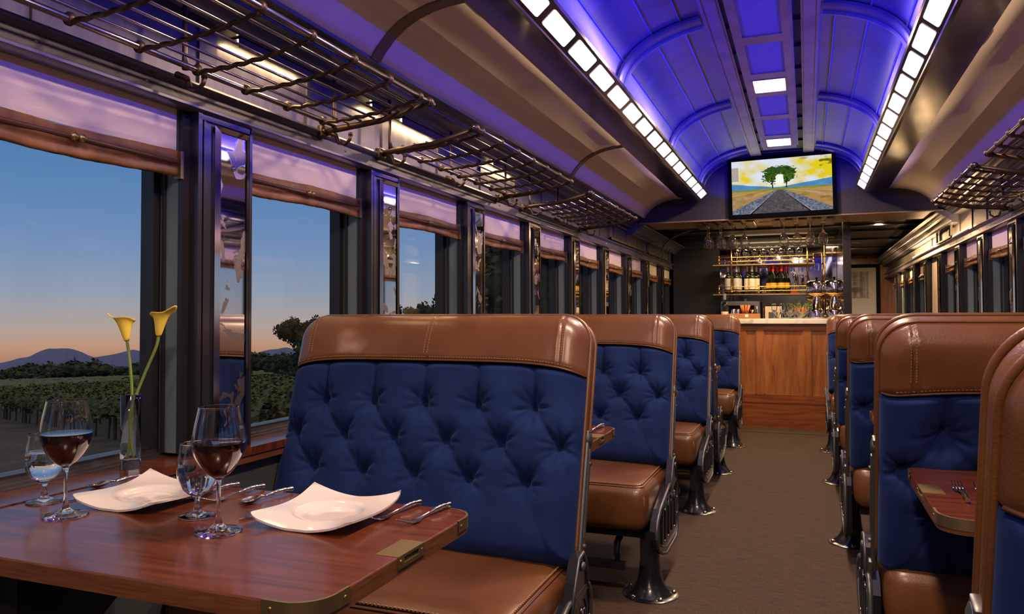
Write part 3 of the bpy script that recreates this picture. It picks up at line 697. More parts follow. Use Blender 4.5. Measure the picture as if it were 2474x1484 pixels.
    ms_.rbox((W2+0.011, 0.0, 0.20), (0.006, 0.009, 0.12), 0.004, 3); ms_.lathe([(0.006, 0.012), (0.006, 0.020), (0, 0.021)], (W2, 0.0, 0.28), 8, 'x')
    ms_.lathe([(0.006, 0.012), (0.006, 0.020), (0, 0.021)], (W2, 0.0, 0.06), 8, 'x')
    ms_.rbox((W2+0.014, 0.0, -0.035), (0.008, 0.022, 0.04), 0.006, 4)
    ms_.build('back_strap', 'iron_grey', back, True, angle=50)
    # cushion
    hx, hy, hz_ = 0.452, 0.285, 0.094; yc = 0.165; zc = 0.362
    def crown(o):
        if o[2] > 0: o[2] += 0.016*(1-min(1, (o[0]/hx)**2))*(1-min(1, (o[1]/hy)**2))*(o[2]/hz_)
        f_ = 1+0.025*(1-(o[2]/hz_)**2)
        return (o[0]*f_, o[1]*(1+0.05*(1-(o[2]/hz_)**2)), o[2])
    cu = MB().rbox((0, yc, zc), (hx, hy, hz_), 0.042, 26, crown).build('cushion', 'leather', root, True)
    sm = MB(); ss = MB()
    for ring, (ix, iz) in enumerate(((0.030, 0.0), (0.018, -0.0065))):
        path = []
        rr = 0.042
        ang = PI/2*(0.60 if ring == 0 else 0.47)
        ex = hx-rr+rr*math.cos(ang); ey = hy-rr+rr*math.cos(ang); ez = hz_-rr+rr*math.sin(ang)+0.001
        cr_ = 0.03
        cor = [(ex, ey), (-ex, ey), (-ex, -ey), (ex, -ey)]
        for q, (a, b_) in enumerate(cor):
            sxx, syy = (1 if a > 0 else -1), (1 if b_ > 0 else -1)
            for t_ in np.linspace(0, 1, 6):
                an = [0, PI/2, PI, 1.5*PI][q]+t_*PI/2
                path.append((a-sxx*cr_+cr_*math.cos(an), b_-syy*cr_+cr_*math.sin(an)))
            nx_ = cor[(q+1) % 4]
        path.append(path[0])
        dense = []
        for i in range(len(path)-1):
            a = Vector(path[i]); b_ = Vector(path[i+1]); k = max(1, int((b_-a).length/0.03))
            for t_ in range(k): dense.append(a.lerp(b_, t_/k))
        dense.append(Vector(path[-1]))
        f_ = 1+0.025*(1-(ez/hz_)**2); f2 = 1+0.05*(1-(ez/hz_)**2)
        pts = [(p.x*f_, yc+p.y*f2, zc+ez+0.016*(1-min(1, (p.x/hx)**2))*(1-min(1, (p.y/hy)**2))) for p in dense]
        sm.tube(pts, 0.0026, 5, False)
        for i in range(len(pts)-1):
            a = Vector(pts[i]); b_ = Vector(pts[i+1]); k = max(1, int((b_-a).length/0.009))
            off = Vector((0, 0, 0.005 if ring == 0 else -0.005))
            for t_ in range(k): c_ = a.lerp(b_, (t_+.5)/k)+off*0.8; ss.box(c_.x-0.0022, c_.x+0.0022, c_.y-0.0022, c_.y+0.0022, c_.z-0.0008, c_.z+0.0008)
    sm.build('cushion_seam', 'leather_dark', cu, True); ss.build('cushion_stitching', 'stitch', cu)['kind'] = 'stuff'
    # front corner seams
    cs = MB()
    for sg in (-1, 1):
        cs.tube([(sg*(hx-0.012)*1.02, yc-(hy-0.012)*1.03, zc+0.05), (sg*(hx-0.010)*1.025, yc-(hy-0.010)*1.045, zc+0.0), (sg*(hx-0.014)*1.01, yc-(hy-0.013)*1.02, zc-0.06)], 0.003, 5)
    cs.build('corner_seam', 'leather_dark', cu, True)
    # iron frame
    fr_ = MB(); fr_.box(-0.43, 0.44, -0.06, -0.03, 0.235, 0.268); fr_.box(-0.43, 0.44, 0.34, 0.37, 0.235, 0.268); fr_.box(-0.43, -0.40, -0.06, 0.40, 0.235, 0.262); fr_.box(0.40, 0.44, -0.06, 0.40, 0.235, 0.262)
    fr_.box(-0.43, 0.44, 0.12, 0.16, 0.20, 0.25)
    fr_.build('seat_frame', 'iron', root)
    # aisle side panel with ribs and bolts
    poly = [(-0.10, 0.245), (-0.105, 0.275), (-0.085, 0.31), (-0.02, 0.345), (0.20, 0.395), (0.33, 0.405), (0.385, 0.395), (0.41, 0.36), (0.415, 0.20), (0.40, 0.15), (0.37, 0.135), (0.12, 0.135), (0.02, 0.16), (-0.07, 0.20)]
    sp = MB().prism(poly, 'x', 0.468, 0.492); spo = sp.build('side_panel', 'iron', root)
    rim = MB(); pts = [(0.494, y, z) for y, z in poly]+[(0.494, poly[0][0], poly[0][1])]; rim.tube(pts, 0.0075, 6, False)
    pin = [(y*0.86+0.022, (z-0.27)*0.80+0.268) for y, z in poly]; rim.tube([(0.494, y, z) for y, z in pin+[pin[0]]], 0.003, 5, False)
    rim.build('panel_rim', 'iron_grey', spo, True)
    rb = MB()
    for y in (0.02, 0.10, 0.18, 0.26, 0.34): rb.rbox((0.494, y, 0.27), (0.006, 0.012, 0.075), 0.005, 3)
    rb.build('panel_rib', 'iron', spo, True)
    for y, z in ((0.06, 0.20), (0.06, 0.325), (0.14, 0.2), (0.22, 0.355), (0.30, 0.2), (0.30, 0.35), (0.38, 0.24), (0.38, 0.31)): MB().lathe([(0.006, 0), (0.005, 0.004), (0, 0.006)], (0.497, y, z), 8, 'x').build('panel_bolt', 'steel', spo, True)
    # hinge arm between side panel and back
    ha = MB().prism([(0.20, 0.36), (0.235, 0.44), (0.27, 0.495), (0.315, 0.50), (0.345, 0.47), (0.36, 0.39)], 'x', 0.476, 0.500)
    hao = ha.build('hinge_arm', 'iron', root)
    hr = MB().tube([(0.501, 0.205, 0.37), (0.501, 0.24, 0.44), (0.501, 0.273, 0.492), (0.501, 0.314, 0.497), (0.501, 0.342, 0.468), (0.501, 0.355, 0.40)], 0.005, 6); hr.lathe([(0.012, 0.5), (0.012, 0.508), (0, 0.51)], (0, 0.30, 0.465), 12, 'x'); hr.build('arm_rim', 'iron_grey', hao, True)
    # pedestal
    pd = MB(); pr = [(0.085, 0.006), (0.080, 0.012), (0.062, 0.03), (0.050, 0.055), (0.043, 0.09), (0.038, 0.14), (0.036, 0.20), (0.036, 0.26), (0.0, 0.26)]
    pd.lathe([(0, 0.006)]+pr, (0.450, 0.0, 0), 28, sx=1.0, sy=1.15)
    pd.prism([(-0.045, 0.12), (-0.05, 0.26), (0.10, 0.26), (0.045, 0.12)], 'x', 0.42, 0.470)
    po = pd.build('pedestal', 'iron', root, True, angle=40)
    MB().lathe([(0.0, 0.0), (0.108, 0.0), (0.108, 0.003), (0.10, 0.007), (0.07, 0.008), (0, 0.008)], (0.450, 0, 0), 32, sy=1.1).build('base_plate', 'iron', po, True, angle=40)
    for q in range(5):
        a = 2*PI*q/5+0.3; MB().lathe([(0.010, 0.007), (0.010, 0.013), (0.006, 0.017), (0, 0.018)], (0.450+0.090*math.cos(a), 0.098*math.sin(a), 0), 8).build('base_bolt', 'steel', po, True, angle=40)
    # wall side leg, foot rest with curved brackets
    lg = MB(); lg.box(-0.44, -0.40, -0.02, 0.02, 0.0, 0.24); lg.box(-0.46, -0.38, -0.05, 0.05, 0.0, 0.008); lg.box(-0.44, -0.41, 0.32, 0.36, 0, 0.24); lg.build('wall_leg', 'iron', root)
    fb = MB(); fb.box(-0.36, 0.36, -0.045, -0.015, 0.095, 0.125)
    for x in (-0.33, 0.33):
        fb.tube([(x, 0.02, 0.24), (x, 0.0, 0.215), (x, -0.045, 0.205), (x, -0.055, 0.17), (x, -0.035, 0.14), (x, -0.03, 0.10)], [0.014, 0.014, 0.013, 0.012, 0.011, 0.010], 8)
    fb.build('foot_rest', 'iron', root, True, angle=40)
    return root
SL, SR = -1.06, 0.66
seatA = make_seat('blue tufted seat with brown leather top, largest, behind the near dining table', 'tufted train seats')
seatA.location = (SL-0.008, 1.70, 0); seatA.scale = (1.03, 1, 1)
for (x, y, rz, sc_, lab) in [
    (SL, 3.19, 0, (1, 1, 1), 'second blue tufted seat on the left, facing the camera'),
    (SL, 4.64, 0, (1, 1, 1), 'third blue tufted seat on the left, facing the camera'),
    (SL, 5.82, PI, (-1, 1, 1), 'left seat turned away from the camera, back to back with the third one'),
    (SL, 7.02, 0, (1, 1, 1), 'farthest blue tufted seat on the left, beside the wooden bar'),
    (SR+0.012, 1.50, PI, (1, 1, 1), 'nearest right seat cut by the picture edge, leather piping and blue velvet'),
    (SR, 2.78, PI, (1, 1, 1), 'second right seat turned away, wide leather head band behind the small right table'),
    (SR, 4.25, PI, (1, 1, 1), 'third seat on the right, back towards the camera'),
    (SR, 5.74, PI, (1, 1, 1), 'fourth seat on the right, back towards the camera'),
    (SR, 7.02, 0, (-1, 1, 1), 'farthest right seat, facing the camera in front of the bar')]:
    dup(seatA, lab, (x, y, 0), rz, (1.03*sc_[0], 1, 1))

# ------------------------------------------------------------------ dining tables (local: x from wall end -0.9 to aisle end 0)
def make_table(label):
    root = thing('dining_table', label, 'table', (-0.6126, 1.165, 0.7326), 'hinged train dining tables')
    L, hw_, rc = 0.905, 0.276, 0.055
    out = [(-L, -hw_)]
    for a in np.linspace(-PI/2, 0, 9): out.append((-rc+rc*math.cos(a), -hw_+rc+rc*math.sin(a)))
    for a in np.linspace(0, PI/2, 9): out.append((-rc+rc*math.cos(a), hw_-rc+rc*math.sin(a)))
    out.append((-L, hw_))
    n_ = len(out)
    def inset(k):
        r_ = []
        for i, (x, y) in enumerate(out):
            r_.append((x-k if x > -L+1e-6 else x, y*(1-k/hw_)))
        return r_
    tp = MB(); z0_ = -0.0015
    rings = [(out, -0.030), (out, -0.003), (inset(0.0008), -0.001), (inset(0.002), 0.0)]
    vs = []; fs = []
    for pl, z in rings[:3]: vs += [(x, y, z) for x, y in pl]
    for r_ in range(2): fs += [(r_*n_+i, r_*n_+(i+1) % n_, (r_+1)*n_+(i+1) % n_, (r_+1)*n_+i) for i in range(n_)]
    fs.append(tuple(range(n_))[::-1]); tp.add(vs, fs)
    ed = tp.build('edge_band', 'wood_edge', root)
    tt = MB(); ins = inset(0.0018); vs = [(x, y, -0.001) for x, y in inset(0.0008)]+[(x, y, 0.0) for x, y in ins]
    tt.add(vs, [(i, (i+1) % n_, n_+(i+1) % n_, n_+i) for i in range(n_)]+[tuple(range(n_, 2*n_))]); top = tt.build('tabletop', 'table_wood', root)
    # brass corner guards
    for sg in (-1, 1):
        g = MB(); path = [(-0.085, -hw_)]+[(-rc+rc*math.cos(a), -hw_+rc+rc*math.sin(a)) for a in np.linspace(-PI/2, 0, 12)]+[(0, -hw_+0.088)]
        vs = []; m_ = len(path)
        for i, (x, y) in enumerate(path):
            a = path[max(i-1, 0)]; b_ = path[min(i+1, m_-1)]; t_ = Vector((b_[0]-a[0], b_[1]-a[1])).normalized(); nx, ny = t_[1], -t_[0]
            o_ = 0.0014
            for k, z in ((-0.003, 0.0006), (o_, 0.0006), (o_, -0.0215), (0, -0.0215)): vs.append((x+nx*k, (y+ny*k)*(1 if sg < 0 else -1), z))
        g.add(vs, [(i*4+a, i*4+a+1, i*4+a+5, i*4+a+4) for i in range(m_-1) for a in range(3)])
        go = g.build('corner_guard', 'brass', root)
        sc_ = MB(); sc_.lathe([(0.0035, 0), (0.003, 0.0012), (0, 0.0016)], (0.0012, sg*-1*-(hw_-0.075) if False else sg*(hw_-0.075), -0.011), 10, 'x')
        sy_ = sg*(hw_+0.0012); sc_.lathe([(0.0035, 0), (0.003, 0.0012*sg), (0, 0.0016*sg)], (-0.070, sy_, -0.011), 10, 'y')
        sc_.build('guard_screw', 'gold_brass', go, True)
    # brass latch plate in the middle of the aisle edge
    lp = MB(); lp.box(-0.042, 0.0016, -0.046, 0.046, -0.0004, 0.0008)
    for (y0, y1, z0_, z1_) in ((-0.046, 0.046, -0.004, 0.0008), (-0.046, 0.046, -0.020, -0.013), (-0.046, -0.026, -0.013, -0.004), (0.026, 0.046, -0.013, -0.004)): lp.box(-0.001, 0.0018, y0, y1, z0_, z1_)
    lo = lp.build('latch_plate', 'brass', root)
    MB().box(-0.001, 0.0004, -0.026, 0.026, -0.013, -0.004).build('latch_slot', 'dark_paint', lo)
    for y in (-0.037, 0.037): MB().lathe([(0.003, 0), (0.0026, 0.001), (0, 0.0014)], (0.0018, y, -0.0085), 10, 'x').build('latch_screw', 'gold_brass', lo, True)
    # support under the wall end
    su = MB(); su.box(-L, -L+0.03, -0.22, 0.22, -0.09, -0.030); su.prism([(-L, -0.40), (-L+0.03, -0.40), (-L+0.36, -0.045), (-L+0.36, -0.030), (-L, -0.030)], 'y', -0.012, 0.012)
    su.build('wall_bracket', 'iron', root)
    return root
tabA = make_table('large foreground dining table set with two places, glasses and white plates')
for (s, y, lab) in [('left', 2.47, 'second wooden table on the left, in front of the second tufted seat'), ('left', 3.92, 'third wooden table on the left, its corner in front of the third seat'),
    ('left', 5.95, 'small sliver of the farthest wooden table on the left'), ('right', 1.985, 'wooden table on the right with two forks near the picture edge'),
    ('right', 3.26, 'farther wooden table on the right, only its brass tipped corner showing')]:
    dup(tabA, lab, (-0.6126 if s == 'left' else 0.2320, y, 0.7326), 0 if s == 'left' else PI, (1, {2.47: 0.78, 3.92: 0.62}.get(y, 1), 1))

# ------------------------------------------------------------------ luggage racks
def make_rack(label, y0, y1, s, bars):
    root = thing('luggage_rack', label, 'luggage rack', (SX(-1.50, s), y0, 1.775), 'metal luggage racks above the windows')
    dx = 1 if s == 'left' else -1
    L = y1-y0; xo, zo = 0.36*dx, 0.040
    def P(u_): return (xo*u_, 0.0 + zo*u_ - 0.010*math.sin(PI*min(1, u_)))      # sagging basket
    MB().tube([(P(1)[0], -0.03, P(1)[1]+0.004), (P(1)[0], L+0.03, P(1)[1]+0.004)], 0.0095, 10).build('front_rail', 'rack_rod', root, True)
    MB().tube([(0, 0, 0), (0, L, 0)], 0.0085, 10).build('rear_rail', 'rack_rod', root, True)
    for k in range(1, 7):
        x, z = P(k/7.0); MB().tube([(x, 0.0, z+0.003), (x, L, z+0.003)], 0.0042, 6).build('rod', 'rack_rod', root, True)
    for y in bars:
        y = y-y0; pts = []
        for q in range(0, 29):
            u_ = q/28; x, z = P(u_); pts.append((x, y, z-0.007-0.0022*math.cos(2*PI*7*u_)))
        b_ = MB().tube(pts, 0.0062, 6)
        for (x, z) in (P(0), (P(1)[0], P(1)[1]+0.004)): b_.lathe([(0.0125, -0.008), (0.0155, -0.004), (0.0155, 0.004), (0.0125, 0.008)], (x, y, z), 12, 'y')
        b_.build('crossbar', 'rack_metal', root, True)
    for q, y in enumerate((0.0, L)):
        e = MB(); e.tube([(-0.04*dx, y, -0.022), (0.0, y, -0.014), (xo*0.5, y, P(0.5)[1]-0.010), (xo, y, P(1)[1]+0.002)], [0.013, 0.012, 0.010, 0.009], 8)
        e.lathe([(0.0, -0.016), (0.012, -0.014), (0.016, -0.006), (0.016, 0.006), (0.012, 0.014), (0.0, 0.016)], (xo, y, P(1)[1]+0.004), 14, 'y')
        e.rbox((-0.045*dx, y, -0.02), (0.012, 0.028, 0.022), 0.008, 4)
        for a in (-0.018, 0.018): e.lathe([(0.007, -0.006), (0.008, 0.0), (0.007, 0.006), (0, 0.009)], (-0.033*dx, y+a, -0.02), 8, 'x')
        e.build('end_arm', 'rack_metal', root, True)
    for y in (0.0, L*0.45, L):
        h = MB().tube([(-0.03*dx, y, -0.02), (0.005*dx, y, -0.035), (0.015*dx, y, -0.062), (0.04*dx, y, -0.068), (0.058*dx, y, -0.055), (0.062*dx, y, -0.040)], [0.009, 0.008, 0.007, 0.006, 0.006, 0.007], 8)
        h.rbox((0.062*dx, y, -0.036), (0.008, 0.008, 0.008), 0.007, 3)
        h.build('coat_hook', 'rack_metal', root, True)
        MB().tube([(0.0, y, -0.01), (-0.004*dx, y, 0.03), (-0.004*dx, y, 0.205)], [0.010, 0.0065, 0.0065], 8).build('wall_rod', 'rack_metal', root, True)
    return root
r1 = [2.219-0.195*k for k in range(0, 7)]; r2_ = [2.737+0.1995*k for k in range(7)]; r3 = [4.40+0.2*k for k in range(7)]
make_rack('luggage rack nearest the camera above the first left windows', 1.02, 2.292, 'left', r1)
make_rack('middle luggage rack on the left wall', 2.681, 3.95, 'left', r2_)
make_rack('farthest luggage rack on the left, toward the bar', 4.346, 5.62, 'left', r3)
make_rack('right luggage rack cut by the picture edge', 2.66, 3.93, 'right', [2.73+0.1995*k for k in range(7)])
make_rack('farther luggage rack on the right, ending by the bar soffit', 4.235, 5.50, 'right', [4.30+0.19*k for k in range(7)])
# framed niches on the upper wall past the last rack
def niche(s, y0, y1):
    x = SX(-1.562, s); n_ = MB(); w_ = 0.014
    for (a, b_, c_, d) in ((y0, y1, 1.775, 1.775+w_), (y0, y1, 1.925-w_, 1.925), (y0, y0+w_, 1.775, 1.925), (y1-w_, y1, 1.775, 1.925)): n_.box(x, x+(0.016 if s == 'left' else -0.016), a, b_, c_, d)
    mk_trim(n_, 'rib_metal')
niche('left', 6.60, 8.15); niche('left', 8.35, 9.75); niche('right', 7.6, 8.4)
# lit warm tubes resting on the right fascia ledge
for s, y0, y1, lab in [('right', 6.85, 7.55, 'lit warm tube lamp on the right ledge beside the soffit'), ('right', 8.6, 10.2, 'long warm tube lamp on the right ledge along the passage')]:
    t = thing('tube_lamp', lab, 'lamp', (SX(-1.553, s), (y0+y1)/2, 1.772), 'tube lamps on the wall ledges')
    h_ = (y1-y0)/2
    MB().tube([(0, -h_+0.01, 0.004), (0, h_-0.01, 0.004)], 0.005, 8).build('tube', 'warm_emit', t, True)
    MB().box(-0.007, 0.007, -h_, h_, -0.0095, -0.002).build('lamp_base', 'rib_metal', t)
    area('tube_lamp_light', (SX(-1.535, s), (y0+y1)/2, 1.788), 0.02, h_*2, 5.0*h_*2, (1.0, 0.62, 0.28), (0.7, 0, 1))
# shielded warm lamps under the cornice washing the upper wall
for s, y0, y1, lab in [('left', 1.84, 2.20, 'shielded lamp under the left cornice behind the nearest rack'), ('left', 2.60, 2.74, 'short shielded lamp under the left cornice at the first rack gap'),
        ('left', 2.84, 3.22, 'shielded lamp under the left cornice behind the middle rack'), ('left', 3.85, 4.25, 'shielded lamp under the left cornice between middle and far racks'),
        ('right', 2.9, 3.3, 'shielded lamp under the right cornice, nearest the camera'), ('right', 4.6, 5.0, 'shielded lamp under the right cornice behind the farther rack')]:
    dx = 1 if s == 'left' else -1; h_ = (y1-y0)/2
    t = thing('cornice_lamp', lab, 'lamp', (SX(-1.548, s), (y0+y1)/2, 1.936), 'shielded lamps under the cornices')
    m_ = MB(); m_.box(0.012*dx, 0.018*dx, -h_, h_, -0.030, 0); m_.box(-0.02*dx, 0.012*dx, -h_, h_, -0.004, 0); m_.build('shield', 'trim_dark', t)
    MB().tube([(0, -h_+0.01, -0.009), (0, h_-0.01, -0.009)], 0.004, 8).build('tube', 'warm_emit', t, True)
    area('cornice_lamp_light', (SX(-1.549, s), (y0+y1)/2, 1.920), 0.012, h_*2, 4.2*h_*2, (1.0, 0.66, 0.34), (-0.35*dx, 0, -1))
# ------------------------------------------------------------------ tableware on the near table
TZ = 0.7330
def bez(pts, n=8):
    """smooth (Catmull-Rom) profile through points"""
    P = [pts[0]]+list(pts)+[pts[-1]]; out = []
    for i in range(1, len(P)-2):
        for t_ in np.linspace(0, 1, n, endpoint=False):
            p0, p1, p2, p3 = [np.array(P[i+k], float) for k in (-1, 0, 1, 2)]
            out.append(tuple(0.5*((2*p1)+(-p0+p2)*t_+(2*p0-5*p1+4*p2-p3)*t_**2+(-p0+3*p1-3*p2+p3)*t_**3)))
    out.append(tuple(pts[-1])); return out
def make_stem_glass(name, label, cat, group, base_r, stem_h, stem_r, bowl, fill_z, liquid, liq_name, loc, n=40):
    """bowl: list of (r,z) outer profile from stem top to rim"""
    t = thing(name, label, cat, loc, group)
    outer = bez([(base_r, 0.0012), (base_r*0.98, 0.003), (base_r*0.6, 0.0055), (base_r*0.25, 0.012), (stem_r*1.1, 0.026), (stem_r*0.9, stem_h*0.6), (stem_r*1.05, stem_h*0.9)], 5)+bez([(stem_r*1.6, stem_h)]+bowl, 7)
    th_ = 0.0011
    inner = [(max(r_-th_, 0), z) for r_, z in bez(bowl, 7)][::-1]
    z_in = stem_h+0.006
    inner = [(r_, z) for r_, z in inner if z > z_in+0.002 and r_ > 0.003]+[(0.0, z_in+0.001)]
    prof = [(0.0, 0.0)]+[(base_r*0.98, 0.0)]+outer+[(bowl[-1][0]-th_*0.5, bowl[-1][1]+0.0006)]+inner
    MB().lathe(prof, (0, 0, 0), n).build('glass_body', 'glass', t, True, angle=60)
    if liquid:
        lp = [(max(r_-0.0004, 0), z) for r_, z in inner[::-1] if z <= fill_z]; r_top = np.interp(fill_z, [z for r_, z in inner[::-1]], [r_ for r_, z in inner[::-1]])-0.0004
        lp = [(0.0, lp[0][1]+0.0004)]+lp[1:]+[(float(r_top), fill_z), (float(r_top)-0.002, fill_z-0.0004), (0.0, fill_z-0.0004)]
        MB().lathe(lp, (0, 0, 0), n).build(liq_name, liquid, t, True, angle=50)
    return t
wine_bowl = [(0.010, 0.097), (0.022, 0.106), (0.036, 0.124), (0.0445, 0.142), (0.0475, 0.158), (0.0465, 0.172), (0.043, 0.192), (0.0385, 0.212), (0.0360, 0.224)]
g = make_stem_glass('wine_glass', 'tall glass of red wine between the plates, nearer the aisle', 'glass', 'glasses of red wine on the near table', 0.041, 0.094, 0.0038, wine_bowl, 0.160, 'wine', 'red_wine', (-0.985, 1.135, TZ))
dup(g, 'tall glass of red wine left of the far plate, by the window', (-1.342, 1.118, TZ))
water_bowl = [(0.008, 0.040), (0.018, 0.046), (0.030, 0.059), (0.0365, 0.076), (0.0375, 0.090), (0.0365, 0.106), (0.034, 0.124), (0.0320, 0.142)]
g = make_stem_glass('water_goblet', 'short stemmed glass of water behind the nearer wine glass', 'glass', 'glasses of water on the near table', 0.034, 0.038, 0.0048, water_bowl, 0.105, 'water', 'water', (-1.097, 1.204, TZ))
dup(g, 'short stemmed glass of water at the left picture edge, by the window', (-1.482, 1.183, TZ))
# wavy square plates
def make_plate(label, loc, rz):
    t = thing('dinner_plate', label, 'plate', loc, 'white square plates', rz)
    n = 72; u_ = np.linspace(-1, 1, n); U, V = np.meshgrid(u_, u_)
    h = 0.104
    r = np.hypot(U, V)
    bow = 0.03*(1-V**2)
    X = U*h*(1-0.07*(1-V**2)*0+0.05*V**2); Y = V*h*(1+0.05*U**2)
    # rounded corners
    k = np.clip((np.abs(U)**9+np.abs(V)**9), 1, None)**(-1/9); X *= k; Y *= k
    Z = 0.016+0.014*(U*V)**2+0.008*V**3+0.004*U**2-0.004*(1-np.abs(U))*V**4
    well = 1/(1+np.exp((r-0.56)/0.035)); Z = Z*(1-well)+0.0062*well
    Z = np.maximum(Z, 0.0055)
    m_ = MB(); m_.grid(X, Y, Z); nb = len(m_.v)
    m_.grid(X*0.995, Y*0.995, Z-0.0042, True)
    idx = [j for j in range(n)]+[j*n+n-1 for j in range(1, n)]+[(n-1)*n+j for j in range(n-2, -1, -1)]+[j*n for j in range(n-2, 0, -1)]
    for a in range(len(idx)):
        b_ = idx[(a+1) % len(idx)]; m_.f.append((idx[a], b_, b_+nb, idx[a]+nb))
    m_.build('plate_body', 'porcelain', t, True, angle=50)
    MB().lathe([(0.040, 0.0), (0.048, 0.0), (0.050, 0.004), (0.040, 0.004)], (0, 0, 0), 40).build('foot_ring', 'porcelain', t, True)
    return t
p = make_plate('white wavy square plate nearer the aisle', (-0.853, 1.285, TZ), 0.0)
dup(p, 'white wavy square plate nearer the window', (-1.288, 1.275, TZ), 0.0)
# cutlery, lying along y with the handle towards +y
def handle(y0, y1):
    m_ = MB(); n = 14
    for q in range(2): pass
    path = [(0, y0+(y1-y0)*i/n, 0.006+0.0035*math.sin(PI*i/n*0.9)) for i in range(n+1)]
    rs = [0.0022+0.0022*min(1, i/4)+0.0006*math.sin(i*2.1) for i in range(n+1)]; rs[-1] = 0.0052; rs[-2] = 0.0054; rs[-3] = 0.0040
    m_.tube(path, rs, 10); return m_
def make_fork(label, loc, rz, group):
    t = thing('fork', label, 'fork', loc, group, rz)
    handle(0.02, 0.092).build('handle', 'steel', t, True, angle=60)
    m_ = MB()
    ns = 16; w_ = [0.0022, 0.0024, 0.003, 0.005, 0.0085, 0.0105, 0.0112, 0.0112]; ys = [0.022, 0.008, -0.006, -0.014, -0.022, -0.03, -0.037, -0.042]; zs = [0.006, 0.0045, 0.003, 0.0018, 0.0012, 0.0013, 0.0018, 0.0024]
    X = np.array([[a*s_ for s_ in np.linspace(-1, 1, 7)] for a in w_]); Y = np.array([[y]*7 for y in ys]); Z = np.array([[z+0.0012*abs(s_)**2 for s_ in np.linspace(-1, 1, 7)] for z in zs])
    m_.grid(X, Y, Z+0.0008); m_.grid(X, Y, Z-0.0006, True)
    m_.build('fork_head', 'steel', t, True)
    for k in range(4):
        x = (-0.0093+0.0062*k); MB().tube([(x, -0.041, 0.0028), (x, -0.055, 0.0055), (x, -0.068, 0.0098), (x*0.98, -0.078, 0.0145)], [0.0016, 0.0014, 0.0012, 0.0006], 6).build('tine', 'steel', t, True)
    return t
def make_spoon(label, loc, rz):
    t = thing('spoon', label, 'spoon', loc, 'soup spoons on the near table', rz)
    handle(0.01, 0.086).build('handle', 'steel', t, True, angle=60)
    m_ = MB(); vs = []; n, m2 = 10, 24
    X = []; Y = []; Z = []
    for i in range(n+1):
        r_ = i/n; row = [(r_*0.0165*math.cos(a), -0.030+r_*0.026*math.sin(a)) for a in np.linspace(0, 2*PI, m2+1)]
        X.append([p_[0] for p_ in row]); Y.append([p_[1] for p_ in row]); Z.append([0.0012+0.0075*r_**2.2+0.002*(p_[1]+0.03)/0.026 for p_ in row])
    X, Y, Z = map(np.array, (X, Y, Z)); m_.grid(X, Y, Z); m_.grid(X*0.98, Y, Z-0.0009, True)
    m_.tube([(0, -0.006, 0.0095), (0, 0.004, 0.0075), (0, 0.014, 0.006)], [0.0028, 0.0022, 0.0022], 8)
    m_.build('spoon_bowl', 'steel', t, True); return t
def make_knife(label, loc, rz):
    t = thing('knife', label, 'knife', loc, 'table knives on the near table', rz)
    handle(0.015, 0.09).build('handle', 'steel', t, True, angle=60)
    pl = [(0.0025, 0.02), (0.0045, -0.01), (0.0065, -0.06), (0.0055, -0.085), (0.001, -0.105), (-0.003, -0.10), (-0.0045, -0.06), (-0.004, 0.0), (-0.0025, 0.02)]
    MB().prism([(x, y) for x, y in pl], 'z', 0.0012, 0.0030).build('blade', 'chrome', t)
    return t
FG = 'forks laid on the near table'
f_ = make_fork('fork beside the aisle plate, next to the plate', (-0.749, 1.350, TZ), -0.13, FG)
dup(f_, 'outer fork nearest the aisle edge of the near table', (-0.683, 1.352, TZ), -0.12)
dup(f_, 'fork just right of the window plate, behind the water glass', (-1.212, 1.352, TZ), -0.16)
dup(f_, 'outer fork between the two plates, handle toward the seat', (-1.145, 1.358, TZ), -0.14)
s_ = make_spoon('soup spoon left of the aisle plate', (-1.068, 1.362, TZ), -0.16)
dup(s_, 'soup spoon on the window side of the far plate', (-1.487, 1.36, TZ), -0.20)
k_ = make_knife('knife tucked under the left rim of the aisle plate', (-0.985, 1.31, TZ), -0.14)
dup(k_, 'knife tucked under the rim of the window plate', (-1.425, 1.30, TZ), -0.16)
dup(f_, 'fork on the second left table, partly hidden by the nearest seat back', (-0.668, 2.585, TZ), -0.10, group='forks on the second left table')
dup(f_, 'second fork further in on the second left table', (-0.722, 2.585, TZ), -0.10, group='forks on the second left table')
dup(f_, 'left fork of the pair on the right hand table', (0.305, 1.950, TZ), PI-0.03, group='forks on the right hand table')
dup(f_, 'right fork of the pair on the right hand table', (0.349, 1.955, TZ), PI-0.03, group='forks on the right hand table')
